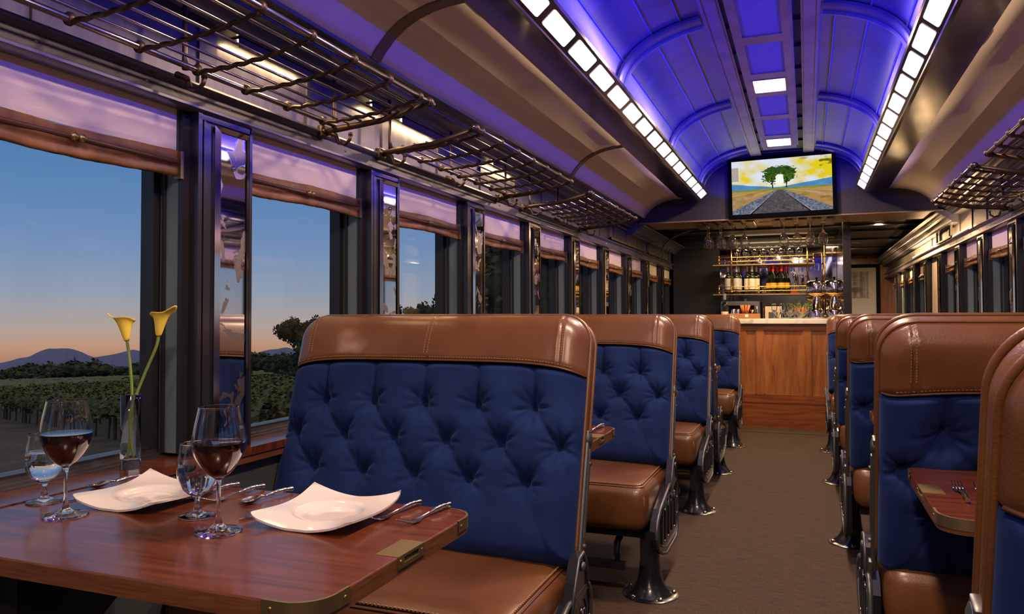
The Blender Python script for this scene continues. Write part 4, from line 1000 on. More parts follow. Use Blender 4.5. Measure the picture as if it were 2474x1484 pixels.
# glass bud vase with two yellow calla lilies
VX, VY, VZ = -1.592, 1.512, 0.7352
t = thing('bud_vase', 'tall clear cylinder vase on the window ledge holding two lilies', 'vase', (VX, VY, VZ))
MB().lathe([(0, 0), (0.0235, 0), (0.0245, 0.002), (0.0245, 0.186), (0.0235, 0.187), (0.0225, 0.186), (0.0225, 0.026), (0.020, 0.0245), (0, 0.0245)], (0, 0, 0), 40).build('vase_glass', 'glass', t, True, angle=50)
def lily(label, pts, facing, open_, lean):
    t = thing('calla_lily', label, 'flower', (VX, VY, VZ), 'yellow calla lilies')
    P_ = bez(pts, 8); MB().tube(P_, [0.0036-0.0012*0*i for i in range(len(P_))], 10).build('stem', 'stem_green', t, True)
    top = Vector(pts[-1]); prev = Vector(P_[-3]); ax = (top-prev).normalized()
    # spathe: flared trumpet with one pointed lip
    f = Vector(facing); f = (f-ax*f.dot(ax)).normalized(); sd = ax.cross(f)
    n, m_ = 16, 40; X = np.zeros((n+1, m_+1)); Y = X.copy(); Z = X.copy()
    for i in range(n+1):
        h_ = i/n
        for j in range(m_+1):
            a = -PI+2*PI*j/m_
            lip = math.exp(-(a/0.55)**2); backlow = math.exp(-((abs(a)-PI)/0.8)**2)
            r_ = 0.0045+0.0125*h_**0.75+open_*h_**5*(0.004+0.013*lip)
            z_ = h_*(0.064+0.022*lip*h_**2-0.012*backlow*h_)
            roll = 0.006*h_**7*open_
            overlap = 0.0025*h_*(1 if a > 0 else -1)*math.exp(-((abs(a)-PI)/0.3)**2)
            p_ = top+ax*(z_-roll*0.6)+(f*math.cos(a)+sd*math.sin(a))*(r_+roll+overlap)
            X[i, j], Y[i, j], Z[i, j] = p_
    m2 = MB().grid(X, Y, Z); o = m2.build('spathe', 'petal', t, True)
    md = o.modifiers.new('s', 'SOLIDIFY'); md.thickness = 0.0012
    MB().tube([top+ax*0.005, top+ax*0.035, top+ax*0.055], [0.0028, 0.0032, 0.0014], 8).build('spadix', 'spadix', t, True)
lily('yellow calla lily with the upright stem, left of the two', [(-0.008, -0.002, 0.027), (0.002, 0.002, 0.12), (-0.001, 0.004, 0.19), (-0.010, 0.004, 0.27), (-0.020, 0.004, 0.322)], (-0.9, -0.55, 0.2), 1.0, 0)
lily('yellow calla lily leaning to the right on a curved stem', [(0.006, 0.004, 0.027), (-0.002, -0.001, 0.10), (0.004, 0.002, 0.16), (0.030, 0.012, 0.235), (0.060, 0.020, 0.305), (0.066, 0.022, 0.335)], (0.9, 0.1, 0.1), 1.0, 0)
# ------------------------------------------------------------------ bar counter
t = thing('bar_counter', 'wooden panelled bar front at the end of the aisle', 'bar', (0, 8.24, 0))
x0, x1 = -0.62, 0.335
b_ = MB(); b_.box(x0, x1, 0.03, 0.42, 0.0, 1.03); b_.build('carcass', 'bar_wood', t)
b_ = MB(); b_.box(x0, x1, 0.0, 0.03, 0.965, 1.03); b_.build('top_rail', 'bar_wood_h', t)
b_ = MB(); b_.box(x0, x1, -0.006, 0.03, 0.0, 0.27); b_.box(x0, x1, 0.0, 0.03, 0.27, 0.33); b_.box(x0, x1, -0.012, 0.0, 0.25, 0.268); b_.build('base_rail', 'bar_wood_h', t)
px = [x0, -0.49+0.0, 0.02-0.045, x1]
for a, w_ in ((x0, 0.055), (-0.44-0.03, 0.075), (-0.035, 0.075), (x1-0.075, 0.075)): MB().box(a, a+w_, 0.0, 0.03, 0.33, 0.965).build('stile', 'bar_wood', t)
for a, c_ in ((x0+0.055, -0.47), (-0.395, -0.035), (0.04, x1-0.075)):
    m_ = MB(); m_.box(a, c_, 0.016, 0.03, 0.33, 0.965); m_.box(a, a+0.008, 0.008, 0.016, 0.33, 0.965); m_.box(c_-0.008, c_, 0.008, 0.016, 0.33, 0.965); m_.box(a, c_, 0.008, 0.016, 0.957, 0.965); m_.box(a, c_, 0.008, 0.016, 0.33, 0.338)
    m_.build('panel', 'bar_wood', t)
m_ = MB(); m_.box(x0-0.012, x0, -0.01, 0.42, 0.0, 1.03); m_.build('side_post', 'table_wood', t)
w = MB().rbox((-0.25, 8.44, 1.056), (0.62, 0.245, 0.026), 0.006, 4).build('marble_countertop', 'marble'); tag(w, 'white marble slab on the wooden bar', 'countertop')
lw = MB(); lw.box(-1.50, -0.632, 8.40, 8.46, 0, 1.03); struct(lw.build('wall_bar_side', 'wall_dark'))
# rear counter under the shelves
t = thing('back_counter', 'dark back counter under the brass shelves', 'counter', (0, 0, 0))
MB().box(-1.0, 0.33, 9.45, 9.985, 0, 0.95).build('cabinet', 'dark_paint', t); MB().box(-1.02, 0.335, 9.42, 9.985, 0.95, 0.98).build('worktop', 'steel', t)
BT = 1.0825
# ------------------------------------------------------------------ brass shelves
YS = 9.75
def shelf(label, z, xa, xb):
    t = thing('bar_shelf', label, 'shelf', ((xa+xb)/2, YS, z), 'brass railed bar shelves')
    h = (xb-xa)/2
    MB().box(-h-0.05, h+0.01, -0.11, 0.14, -0.012, 0.0).build('shelf_board', 'soffit', t)
    m_ = MB()
    for zz in (0.035, 0.085): m_.tube([(-h+0.02, -0.105, zz), (h, -0.105, zz), (h, 0.1, zz)], 0.005, 8)
    m_.build('rail', 'gold_brass', t, True, angle=60)
    for x in (-h+0.02, -0.05, h):
        m_ = MB().tube([(x, -0.105, 0.0), (x, -0.105, 0.09)], 0.007, 8); m_.rbox((x, -0.105, 0.095), (0.010, 0.010, 0.010), 0.009, 4); m_.rbox((x, -0.105, 0.012), (0.012, 0.012, 0.012), 0.008, 4)
        m_.build('rail_post', 'gold_brass', t, True)
    return t
shelf('upper brass railed shelf holding a row of wine glasses', 1.715, -0.98, 0.085)
shelf('lower brass railed shelf holding wine bottles', 1.365, -0.98, 0.055)
for k, (x, za, y, lab) in enumerate([(-0.815, 1.38, 9.63, 'left brass post rising through the bar shelves'), (0.02, 1.40, 9.63, 'middle brass post rising through the bar shelves'), (0.195, 1.09, 9.3, 'right brass post beside the partition')]):
    m_ = MB().tube([(x, y, za), (x, y, 2.06)], 0.0085, 10)
    for z in (1.76, 2.05, za+0.01): m_.rbox((x, y, z), (0.014, 0.014, 0.012), 0.008, 4)
    tag(m_.build('brass_post', 'gold_brass', None, True), lab, 'post', 'brass posts of the bar')
tag(MB().tube([(-0.2, 9.5, 1.985), (0.30, 9.5, 1.985)], 0.006, 8).build('brass_rail', 'gold_brass', None, True), 'thin brass rail high behind the hanging glasses', 'rail')
# ------------------------------------------------------------------ glasses
def simple_glass(name, label, loc, scale, group, kind='wine', flip=False):
    t = thing(name, label, 'glass', loc, group)
    if kind == 'wine':
        pr = bez([(0.036, 0.0), (0.034, 0.003), (0.010, 0.008), (0.004, 0.02), (0.0038, 0.085), (0.012, 0.098), (0.032, 0.12), (0.041, 0.15), (0.039, 0.185), (0.031, 0.222)], 4)
        bowl_i = bez([(0.030, 0.221), (0.0378, 0.185), (0.0398, 0.15), (0.031, 0.122), (0.012, 0.102), (0.0, 0.10)], 4)
    elif kind == 'flute':
        pr = bez([(0.032, 0.0), (0.030, 0.003), (0.008, 0.008), (0.004, 0.02), (0.004, 0.045), (0.013, 0.06), (0.026, 0.085), (0.030, 0.12), (0.027, 0.17)], 4)
        bowl_i = bez([(0.026, 0.169), (0.0288, 0.12), (0.0248, 0.087), (0.012, 0.064), (0.0, 0.062)], 4)
    else:
        pr = bez([(0.030, 0.0), (0.028, 0.003), (0.010, 0.010), (0.008, 0.022), (0.020, 0.034), (0.045, 0.062), (0.058, 0.094)], 4)
        bowl_i = bez([(0.0568, 0.0935), (0.0435, 0.063), (0.019, 0.036), (0.0, 0.030)], 4)
    if flip: pr = [(r_, -z) for r_, z in pr]; bowl_i = [(r_, -z) for r_, z in bowl_i]
    MB().lathe([(r_*scale, z*scale) for r_, z in [(0, pr[0][1])]+pr+bowl_i], (0, 0, 0), 20).build('glass_body', 'glass', t, True, angle=60)
    return t
hang = [(-0.868, 0.0), (-0.755, 0.02), (-0.640, 0.0), (-0.535, 0.02), (-0.185, 0), (-0.070, 0.0), (0.040, 0), (0.150, 0.0)]
hl = ['leftmost', 'second from left', 'third from left', 'fourth from left', 'fifth from left, just right of the gap', 'sixth from left', 'seventh from left', 'rightmost']
hg = None
for (x, dy), l in zip(hang, hl):
    lab = 'wine glass hanging upside down under the soffit, ' + l
    if hg is None: hg = simple_glass('hanging_glass', lab, (x, 7.70+dy, 1.972), 1.0, 'glasses hanging over the bar', 'wine', True)
    else: dup(hg, lab, (x, 7.70+dy, 1.972))
for x in (-0.868, -0.755, -0.640, -0.535, -0.185, -0.070, 0.040, 0.150):      # rail slots that hold the bases
    pass
for xa, xb, lab in ((-0.93, -0.47, 'left wooden glass hanger under the soffit'), (-0.25, 0.21, 'right wooden glass hanger under the soffit')):
    m_ = MB()
    n_ = 5; 
    for i in range(n_):
        x = xa+(xb-xa)*i/(n_-1); m_.box(x-0.032, x+0.032, 7.45, 7.98, 1.9655, 1.9715) if False else m_.box(x-0.036, x+0.036, 7.45, 7.98, 1.963, 1.969)
        m_.box(x-0.006, x+0.006, 7.45, 7.98, 1.969, 1.985)
    tag(m_.build('glass_hanger', 'rib_metal'), lab, 'glass rack', 'glass hangers under the soffit')
for dy in (0.12,):
    for i, (x, _) in enumerate(hang):
        if (i % 2 == 0) == (dy < 0.2) or i in (1, 3): dup(hg, 'hanging wine glass in the %s row back, %s' % ('second' if dy < .2 else 'third', hl[i]), (x+0.004, 7.70+dy, 1.972))
sg = None
for k in range(8):
    x = -0.755+0.0975*k; l = 'stemmed glass standing on the upper bar shelf, ' + (ORD[k]+' from left')
    if sg is None: sg = simple_glass('shelf_glass', l, (x, 9.74, 1.7155), 0.97, 'glasses on the upper bar shelf')
    else: dup(sg, l, (x, 9.74, 1.7155))
fl_ = None
for k in range(5):
    x = -0.305+0.078*k; l = 'small stemmed glass on the marble bar, %s from left' % ORD[k]
    if fl_ is None: fl_ = simple_glass('small_glass', l, (x, 8.56, BT), 0.90, 'small glasses on the bar', 'flute')
    else: dup(fl_, l, (x, 8.56, BT))
cp_ = None
for k, x in enumerate((-0.268, -0.150, -0.030)):
    l = 'shallow glass dessert cup on the front of the bar, ' + ('left', 'middle', 'right')[k]
    if cp_ is None: cp_ = simple_glass('dessert_cup', l, (x, 8.42, BT), 0.72, 'dessert cups on the bar', 'cup')
    else: dup(cp_, l, (x, 8.42, BT))
# glasses near the right end of the shelf and on the wall niche
for k, (x, y) in enumerate([(-0.065, 9.78), (0.0, 9.80)]): dup(sg, 'stemmed glass at the right end of the lower shelf, ' + ('left one', 'right one')[k], (x, y, 1.3655), group='glasses at the right end of the lower shelf')
for k in range(6):
    dup(sg, 'glass on the high left ledge by the bar, %s from the camera side' % ORD[k], (-1.515, 8.52+0.20*k, 1.7625), group='glasses on the high left ledge')
# ------------------------------------------------------------------ bottles
def bottle(label, loc, foil, lmat, h=0.30, r=0.037, lab_z=(0.06, 0.15), group='wine bottles on the lower bar shelf', slope=False):
    t = thing('wine_bottle', label, 'bottle', loc, group)
    pr = bez([(r, 0.004), (r, h*0.55)], 2)+(bez([(r, h*0.58), (r*0.9, h*0.64), (r*0.5, h*0.70), (r*0.38, h*0.76), (r*0.37, h*0.97)], 4) if not slope else bez([(r, h*0.42), (r*0.8, h*0.55), (r*0.5, h*0.68), (r*0.40, h*0.8), (r*0.37, h*0.97)], 4))
    MB().lathe([(0, 0), (r*0.9, 0)]+pr+[(r*0.37, h), (0, h)], (0, 0, 0), 20).build('bottle_glass', 'bottle_dark', t, True, angle=50)
    MB().lathe([(r*0.41, h*0.80), (r*0.43, h*0.97), (r*0.43, h*1.003), (0, h*1.004)], (0, 0, 0), 16).build('foil', foil, t, True, angle=50)
    a = np.linspace(-PI*0.95, -PI*0.05, 16); rr = r+0.0006
    X = np.array([[rr*math.cos(q) for q in a]]*2); Y = np.array([[rr*math.sin(q) for q in a]]*2); Z = np.array([[lab_z[0]*h/0.3]*16, [lab_z[1]*h/0.3]*16])
    MB().grid(X, Y, Z).build('paper_label', lmat, t, True)
    return t
SZ = 1.3655
b1 = bottle('bottle with silver label, far left on the lower shelf', (-0.865, 9.74, SZ), 'foil_grey', 'label_silver', 0.33, 0.038, (0.05, 0.17))
dup(b1, 'bottle with silver label, second on the lower shelf, right of the brass post', (-0.765, 9.70, SZ)); dup(b1, 'silver labelled bottle half behind the second one', (-0.745, 9.80, SZ))
b2 = bottle('cream labelled bottle on the lower shelf, left of a close trio', (-0.645, 9.76, SZ), 'foil_grey', 'label_cream', 0.33, 0.038, (0.05, 0.165))
dup(b2, 'cream labelled bottle at the centre front of the trio', (-0.59, 9.71, SZ)); dup(b2, 'cream labelled bottle on the right of the trio', (-0.545, 9.78, SZ))
b3 = bottle('red capped bottle on the lower shelf, first of five', (-0.40, 9.78, SZ), 'foil_red', 'label_orange', 0.33, 0.038, (0.06, 0.115), slope=True)
for k, (x, y) in enumerate([(-0.355, 9.71), (-0.305, 9.79), (-0.262, 9.71), (-0.212, 9.75)]): dup(b3, 'red capped bottle on the lower shelf, %s of five' % ORD[k+1], (x, y, SZ))
t = thing('cork_puller', 'small chrome bottle tool on a red base beside the red capped bottles', 'bar tool', (-0.125, 9.74, SZ))
MB().lathe([(0, 0), (0.045, 0), (0.045, 0.012), (0.035, 0.02), (0, 0.02)], n=20).build('tool_base', 'foil_red', t, True, angle=40)
MB().lathe([(0.006, 0.02), (0.006, 0.16), (0.014, 0.18), (0.018, 0.21), (0.012, 0.24), (0.006, 0.26), (0.004, 0.30), (0, 0.302)], n=14).build('tool_stem', 'chrome', t, True)
b4 = bottle('lone wine bottle with white label at the left end of the bar', (-0.79, 8.49, 1.0305), 'foil_grey', 'label_cream', 0.31, 0.037, (0.04, 0.12), group='wine bottles standing on the bar')
# small items on the counter
t = thing('wooden_tray', 'low wooden box tray at the left end of the bar', 'tray', (-0.585, 8.44, BT))
m_ = MB(); m_.box(-0.16, 0.14, -0.06, 0.06, 0, 0.006); m_.box(-0.16, 0.14, -0.066, -0.06, 0, 0.05); m_.box(-0.16, 0.14, 0.06, 0.066, 0, 0.05); m_.box(-0.166, -0.16, -0.066, 0.066, 0, 0.05); m_.box(0.14, 0.146, -0.066, 0.066, 0, 0.05); m_.build('tray_box', 'tray_wood', t)
MB().box(0.005, 0.035, -0.0675, -0.066, 0.015, 0.042).build('tray_label', 'paper_white', t)
TY = BT+0.0065
for k, x in enumerate((-0.70, -0.655)):
    tag(MB().lathe([(0, 0), (0.022, 0), (0.023, 0.01), (0.021, 0.012), (0.023, 0.014), (0.023, 0.085), (0.019, 0.09), (0, 0.091)], (x, 8.45, TY), 18).build('steel_jar', 'chrome', None, True, angle=40), ('left', 'right')[k]+' little steel jar in the wooden tray', 'jar', 'steel jars in the tray')
tag(MB().lathe([(0, 0), (0.034, 0), (0.038, 0.078), (0.036, 0.079), (0.032, 0.003), (0, 0.003)], (-0.583, 8.44, TY), 20).build('straw_cup', 'glass', None, True, angle=40), 'glass cup holding orange stirrers on the bar', 'cup')
for k in range(9):
    a = k/9*2*PI; tag(MB().tube([(-0.583+0.012*math.cos(a), 8.44+0.012*math.sin(a), TY+0.005), (-0.583+0.045*math.cos(a), 8.44+0.035*math.sin(a), TY+0.13)], [0.003, 0.009], 6).build('stirrer', 'straw_orange', None, True), 'orange stirrer fanned out in the glass cup on the bar', 'stirrer', 'orange stirrers in the cup')
tag(MB().lathe([(0.016, 0), (0.006, 0.035), (0.018, 0.085), (0.017, 0.085), (0.005, 0.036)], (-0.515, 8.43, TY), 14).build('jigger', 'gold_brass', None, True), 'hourglass brass jigger in the wooden tray', 'jigger')
tag(MB().lathe([(0, 0), (0.016, 0), (0.018, 0.06), (0.016, 0.06), (0.014, 0.004), (0, 0.004)], (-0.468, 8.44, TY), 14).build('shot_glass', 'glass', None, True, angle=40), 'shot glass at the right end of the wooden tray', 'glass')
# chrome coffee urns with lids on the right end of the bar
def urn(label, x, y):
    t = thing('coffee_urn', label, 'urn', (x, y, BT), 'chrome urns on the bar')
    MB().lathe([(0, 0), (0.062, 0), (0.066, 0.01), (0.060, 0.03), (0.066, 0.075), (0.052, 0.095), (0.047, 0.10), (0.037, 0.20), (0.035, 0.215), (0, 0.215)], n=32).build('lower_urn', 'chrome', t, True, angle=50)
    MB().lathe([(0.035, 0.215), (0.06, 0.222), (0.102, 0.245), (0.104, 0.25), (0, 0.252)], n=32).build('drip_dish', 'gold_brass', t, True, angle=50)
    MB().lathe([(0.096, 0.251), (0.098, 0.26), (0.098, 0.355), (0.088, 0.372), (0.045, 0.380), (0, 0.382)], n=32).build('upper_drum', 'chrome', t, True, angle=50)
    MB().lathe([(0.008, 0.38), (0.006, 0.392), (0.013, 0.40), (0.011, 0.412), (0, 0.415)], n=14).build('lid_knob', 'black_plastic', t, True)
urn('left chrome coffee urn with broad drum top on the bar', 0.10, 8.52); urn('right chrome coffee urn with broad drum top on the bar', 0.262, 8.47)
# coffee machine and till at the back
t = thing('coffee_machine', 'dark boxy machine on the back counter below the lower shelf', 'machine', (-0.72, 9.7, 0.98))
MB().rbox((0, 0, 0.15), (0.22, 0.12, 0.15), 0.012, 4).build('machine_body', 'iron_grey', t, True, angle=40); MB().box(-0.17, 0.16, -0.126, -0.12, 0.05, 0.25).build('machine_door', 'black_plastic', t); MB().tube([(0.19, -0.14, 0.06), (0.19, -0.14, 0.24)], 0.008, 8).build('machine_handle', 'steel', t, True)
t = thing('small_picture', 'little framed black and white picture behind the bar glasses', 'picture', (-0.36, 9.70, 0.981))
MB().box(-0.10, 0.10, -0.006, 0.006, 0, 0.25).build('picture_frame', 'black_frame', t); MB().box(-0.088, 0.088, -0.008, -0.006, 0.012, 0.238).build('mount', 'label_cream', t); MB().box(-0.05, 0.06, -0.0095, -0.008, 0.05, 0.17).build('print', 'iron_grey', t)
t = thing('garnish_bowl', 'bowl of citrus and herbs on the back counter right of the picture', 'bowl', (-0.06, 9.60, 0.98))
MB().lathe([(0, 0.13), (0.03, 0.13), (0.03, 0), (0.05, 0), (0.035, 0.13), (0.12, 0.175), (0.115, 0.176), (0.03, 0.14), (0, 0.14)], n=24).build('bowl', 'porcelain', t, True, angle=50)
fr_ = MB(); rnd = random.Random(3)
for k in range(7): a = k*0.9; fr_.rbox((0.05*math.cos(a), 0.05*math.sin(a), 0.195), (0.026, 0.026, 0.026), 0.0255, 5)
fo_ = fr_.build('citrus', 'straw_orange', t, True); fo_['kind'] = 'stuff'
hb_ = MB()
for k in range(60):
    a = rnd.random()*6.28; q = Vector((0.05*math.cos(a), 0.05*math.sin(a), 0.2)); d = Vector((math.cos(a)+rnd.uniform(-.5, .5), math.sin(a)*.5, rnd.uniform(-0.3, 1))).normalized()*0.13
    n_ = Vector((rnd.uniform(-1, 1), rnd.uniform(-1, 1), 0)).normalized()*0.008; hb_.add([q, q+d*0.5+n_, q+d, q+d*0.5-n_], [(0, 1, 2, 3)])
ho_ = hb_.build('herb_leaves', 'stem_green', t); ho_['kind'] = 'stuff'
# small downlights under the soffit and in the passage
for (x, y, z, e, lab) in [(0.62, 11.2, 2.06, 60, 'bright round downlight in the passage ceiling'), (0.30, 8.35, 2.06, 8, 'small round downlight at the right end of the bar ceiling'), (-0.35, 7.7, 1.985, 22, 'small round downlight under the middle of the soffit'), (0.7, 8.9, 2.06, 18, 'round downlight over the start of the passage')]:
    t = thing('downlight', lab, 'ceiling light', (x, y, z), 'round downlights'); MB().lathe([(0.035, -0.001), (0.055, -0.001), (0.055, -0.008), (0.035, -0.005)], n=24).build('trim_ring', 'brass', t, True, angle=40)
    MB().lathe([(0, -0.003), (0.034, -0.003), (0.030, -0.001), (0, -0.001)], n=24).build('lens', 'warm_emit', t)
    area('downlight_beam', (x, y, z-0.012), 0.06, 0.06, e, (1.0, 0.62, 0.30), (0, 0, -1))
area('back_bar_light', (-0.4, 9.3, 2.03), 0.9, 0.1, 16, (1.0, 0.68, 0.36), (0, 0.2, -1))

# ------------------------------------------------------------------ television with its picture
def paint_mesh(name, w_, h_, nx, ny, fn, strength, parent, emit=True):
    u_ = np.linspace(0, 1, nx); v_ = np.linspace(0, 1, ny); U, V = np.meshgrid(u_, v_)
    m_ = MB().grid((U-0.5)*w_, U*0, (V-0.5)*h_); col = fn(U, V).reshape(-1, 3)
    mt = bpy.data.materials.new(name); mt.use_nodes = True; ns = mt.node_tree.nodes; at_ = ns.new('ShaderNodeAttribute'); at_.attribute_name = 'pic'
    if emit:
        ns.remove(ns['Principled BSDF']); e_ = ns.new('ShaderNodeEmission'); e_.inputs[1].default_value = strength; mt.node_tree.links.new(at_.outputs[0], e_.inputs[0]); mt.node_tree.links.new(e_.outputs[0], ns['Material Output'].inputs[0])
    else: mt.node_tree.links.new(at_.outputs[0], ns['Principled BSDF'].inputs[0])
    o = m_.build(name, mt, parent); a = o.data.color_attributes.new('pic', 'FLOAT_COLOR', 'POINT'); a.data.foreach_set('color', np.concatenate([col, np.ones((len(col), 1))], 1).ravel().astype(np.float32))
    return o
def fbm(U, V, s, seed=0, o=4):
    rs = np.random.RandomState(seed); out = np.zeros_like(U); amp = 1.0; tot = 0
    for k in range(o):
        n = int(s*2**k)+2; G = rs.rand(n+1, n+1); x = np.clip(U, 0, 0.9999)*n; y = np.clip(V, 0, 0.9999)*n; i = x.astype(int); j = y.astype(int); fx = x-i; fy = y-j; fx = fx*fx*(3-2*fx); fy = fy*fy*(3-2*fy)
        out += amp*(G[j, i]*(1-fx)*(1-fy)+G[j, i+1]*fx*(1-fy)+G[j+1, i]*(1-fx)*fy+G[j+1, i+1]*fx*fy); tot += amp; amp *= 0.5
    return out/tot
def C_(h): return np.array(srgb(h))
def tvpic(U, V):
    col = np.zeros(U.shape+(3,)); hzn = 0.46+0.05*(np.abs(U-0.48)**1.2); hzn = 0.455+0.0*U
    n1 = fbm(U, V, 4, 1); n2 = fbm(U, V*1.5 % 1, 9, 2); n3 = fbm(U, V, 60, 3, 2)
    def mixc(a, b_, t_): t_ = np.clip(t_, 0, 1)[..., None]; return a*(1-t_)+b_*t_
    sky = mixc(C_('#dfe6f5'), C_('#e6cf1e'), (n1-0.42)*5*(0.35+0.9*np.abs(U-0.42))+np.clip((U-0.55), 0, 1)*1.0)
    sky = mixc(sky, C_('#6f6a12'), (n2-0.56)*7*np.clip((U-0.62)*4, 0, 1)); sky = mixc(sky, C_('#fdfdf0'), np.exp(-((U-0.49)**2/0.012+(V-0.60)**2/0.02))*1.1)
    sky = mixc(sky, C_('#9a8468'), ((U < 0.07)&(V > 0.62)&(V < 0.88))*0.7)
    col[:] = sky
    mt = hzn+0.02+0.11*np.clip(np.abs(U-0.47)*2.1-0.1, 0, 1)*(0.8+0.4*n1); m_ = V < mt; col[m_] = mixc(C_('#5f95c8'), C_('#3d7fb8'), n2)[m_]
    # trees
    for cx_ in (0.415, 0.555):
        dx_ = (U-cx_)/0.10; dy_ = (V-0.70)/0.155
        r_ = np.sqrt(dx_**2+dy_**2); tree = (r_+0.55*(n2-0.5)+0.9*(n3-0.5) < 0.92)&(V > hzn+0.04)&~(((U-0.487)/0.042)**2+((V-0.60)/0.12)**2 < 1+(n3-.5)*.8)
        col[tree] = mixc(C_('#1c3410'), C_('#547a2c'), n3*1.5-0.3)[tree]
        tr_ = (np.abs(U-cx_-0.02*np.sign(0.487-cx_)*(-1)*(V-0.5)*2) < 0.0055)&(V > 0.41)&(V < 0.66); col[tr_] = C_('#1d1a14')
    br = (np.abs(V-(0.815-3.2*(U-0.487)**2)+0.5*(n3-0.5)*0.2) < 0.055)&(np.abs(U-0.487) < 0.12)&(n3+0.4*n2 > 0.62); col[br] = C_('#35561f')
    gnd = V < hzn; d_ = np.clip((hzn-V)/hzn, 1e-3, 1)
    lat = (U-0.487)/d_
    g_ = mixc(C_('#a8922f'), C_('#b08a52'), d_*2.5); g_ = mixc(g_, C_('#c49a86'), np.clip(np.sin(lat*5.5+n1*2)*1.2, 0, 1)*0.8); g_ = mixc(g_, C_('#8a7030'), (n2-.5)*3)
    gr = np.abs(lat) < 0.58; gv = mixc(C_('#848aa0'), C_('#4a4b58'), n3*1.6-0.3); inn = np.abs(lat) < 0.56
    col[gnd] = g_[gnd]; k = gnd&gr; col[k] = gv[k]; k = gnd&inn&(np.abs(lat) < 0.29); tie = np.sin(9/d_) > 0.2; col[k] = mixc(C_('#6d6a72'), C_('#453c3a'), n3*1.3)[k]; k2 = k&tie; col[k2] = mixc(C_('#4a4040'), C_('#57565e'), n3)[k2]
    rail = gnd&(np.abs(np.abs(lat)-0.295) < 0.012+0.004/d_*0.1); col[rail] = C_('#241a1a'); rail = gnd&(np.abs(np.abs(lat)-0.312) < 0.006); col[rail] = C_('#a9a4c0')
    gl_ = gnd&(V > hzn-0.035); col[gl_] = mixc(C_('#5e7a34'), C_('#9c9a30'), n2)[gl_]
    return col
t = thing('television', 'flat screen television over the bar showing railway tracks and two trees', 'television', (-0.192, 7.31, 2.254)); t.rotation_euler = (0.0, math.radians(-0.9), 0)
MB().rbox((0, 0.0, 0), (0.448, 0.022, 0.272), 0.008, 4).build('tv_casing', 'black_plastic', t, True, angle=40)
m_ = MB()
for a in ((-0.448, 0.448, 0.243, 0.272), (-0.448, 0.448, -0.272, -0.240), (-0.448, -0.418, -0.24, 0.243), (0.418, 0.448, -0.24, 0.243)): m_.box(a[0], a[1], -0.027, -0.02, a[2], a[3])
m_.build('bezel', 'black_plastic', t)
o = paint_mesh('screen', 0.826, 0.476, 320, 190, tvpic, 0.95, t); o.location = (0, -0.0235, 0.0015)
# framed photograph at the end of the passage
def picf(U, V):
    n2 = fbm(U, V, 7, 5); n3 = fbm(U, V, 40, 6, 2); b_ = 0.35*n2+0.25*n3; pl = ((U*5) % 1 < 0.06)|(((V*6) % 1 < 0.08)&(U < 0.6)); pl2 = (U > 0.6)&((U*9) % 1 < 0.12)
    g_ = np.clip(0.10+b_+0.15*np.sin(U*17), 0.02, 0.6)*np.where(pl|pl2, 0.3, 1)*np.where((V > .22)&(V < .42)&(U < .6), 0.4, 1); return np.stack([g_, g_*0.95, g_*0.86], -1)
FX, FZ, FYY = 0.80, 1.47, PYE-0.03
t = thing('framed_photograph', 'large black framed photograph with white mount at the end of the passage', 'picture', (FX, FYY, FZ))
m_ = MB(); hw2, hh = 0.28, 0.445
for a in ((-hw2, hw2, hh-0.055, hh), (-hw2, hw2, -hh, -hh+0.055), (-hw2, -hw2+0.055, -hh+0.055, hh-0.055), (hw2-0.055, hw2, -hh+0.055, hh-0.055)): m_.box(a[0], a[1], -0.02, 0.02, a[2], a[3])
m_.build('frame', 'black_frame', t); MB().box(-hw2+0.055, hw2-0.055, -0.004, 0.01, -hh+0.055, hh-0.055).build('mount', 'paper_white', t)
o = paint_mesh('photo_print', 0.27, 0.42, 70, 110, picf, 0, t, False); o.location = (-0.02, -0.0065, 0.12)
bx = thing('wall_speaker', 'thin black box fixed to the passage side of the partition', 'box', (0.408, 8.9, 1.46)); MB().rbox((0, 0, 0), (0.012, 0.16, 0.22), 0.005, 3).build('case', 'black_plastic', bx, True, angle=40)
# ------------------------------------------------------------------ countryside outside
ND = Vector((-0.766, 0.643, 0))          # the land falls away in this direction
def gz(x, y): return EYE-2.58-0.0655*max(0.0, x*ND.x+y*ND.y)
gm = MB(); xs = np.array([-900, -600, -400, -250, -150, -90, -50, -25, -12, -4, 0, 4, 20, 60, 200]); ys = np.array([-200, -80, -30, -10, 0, 10, 25, 50, 90, 150, 250, 400, 700])
Xg, Yg = np.meshgrid(xs, ys); Zg = np.vectorize(gz)(Xg, Yg); gm.grid(Xg.astype(float), Yg.astype(float), Zg)
go = gm.build('ground', 'dirt'); struct(go)
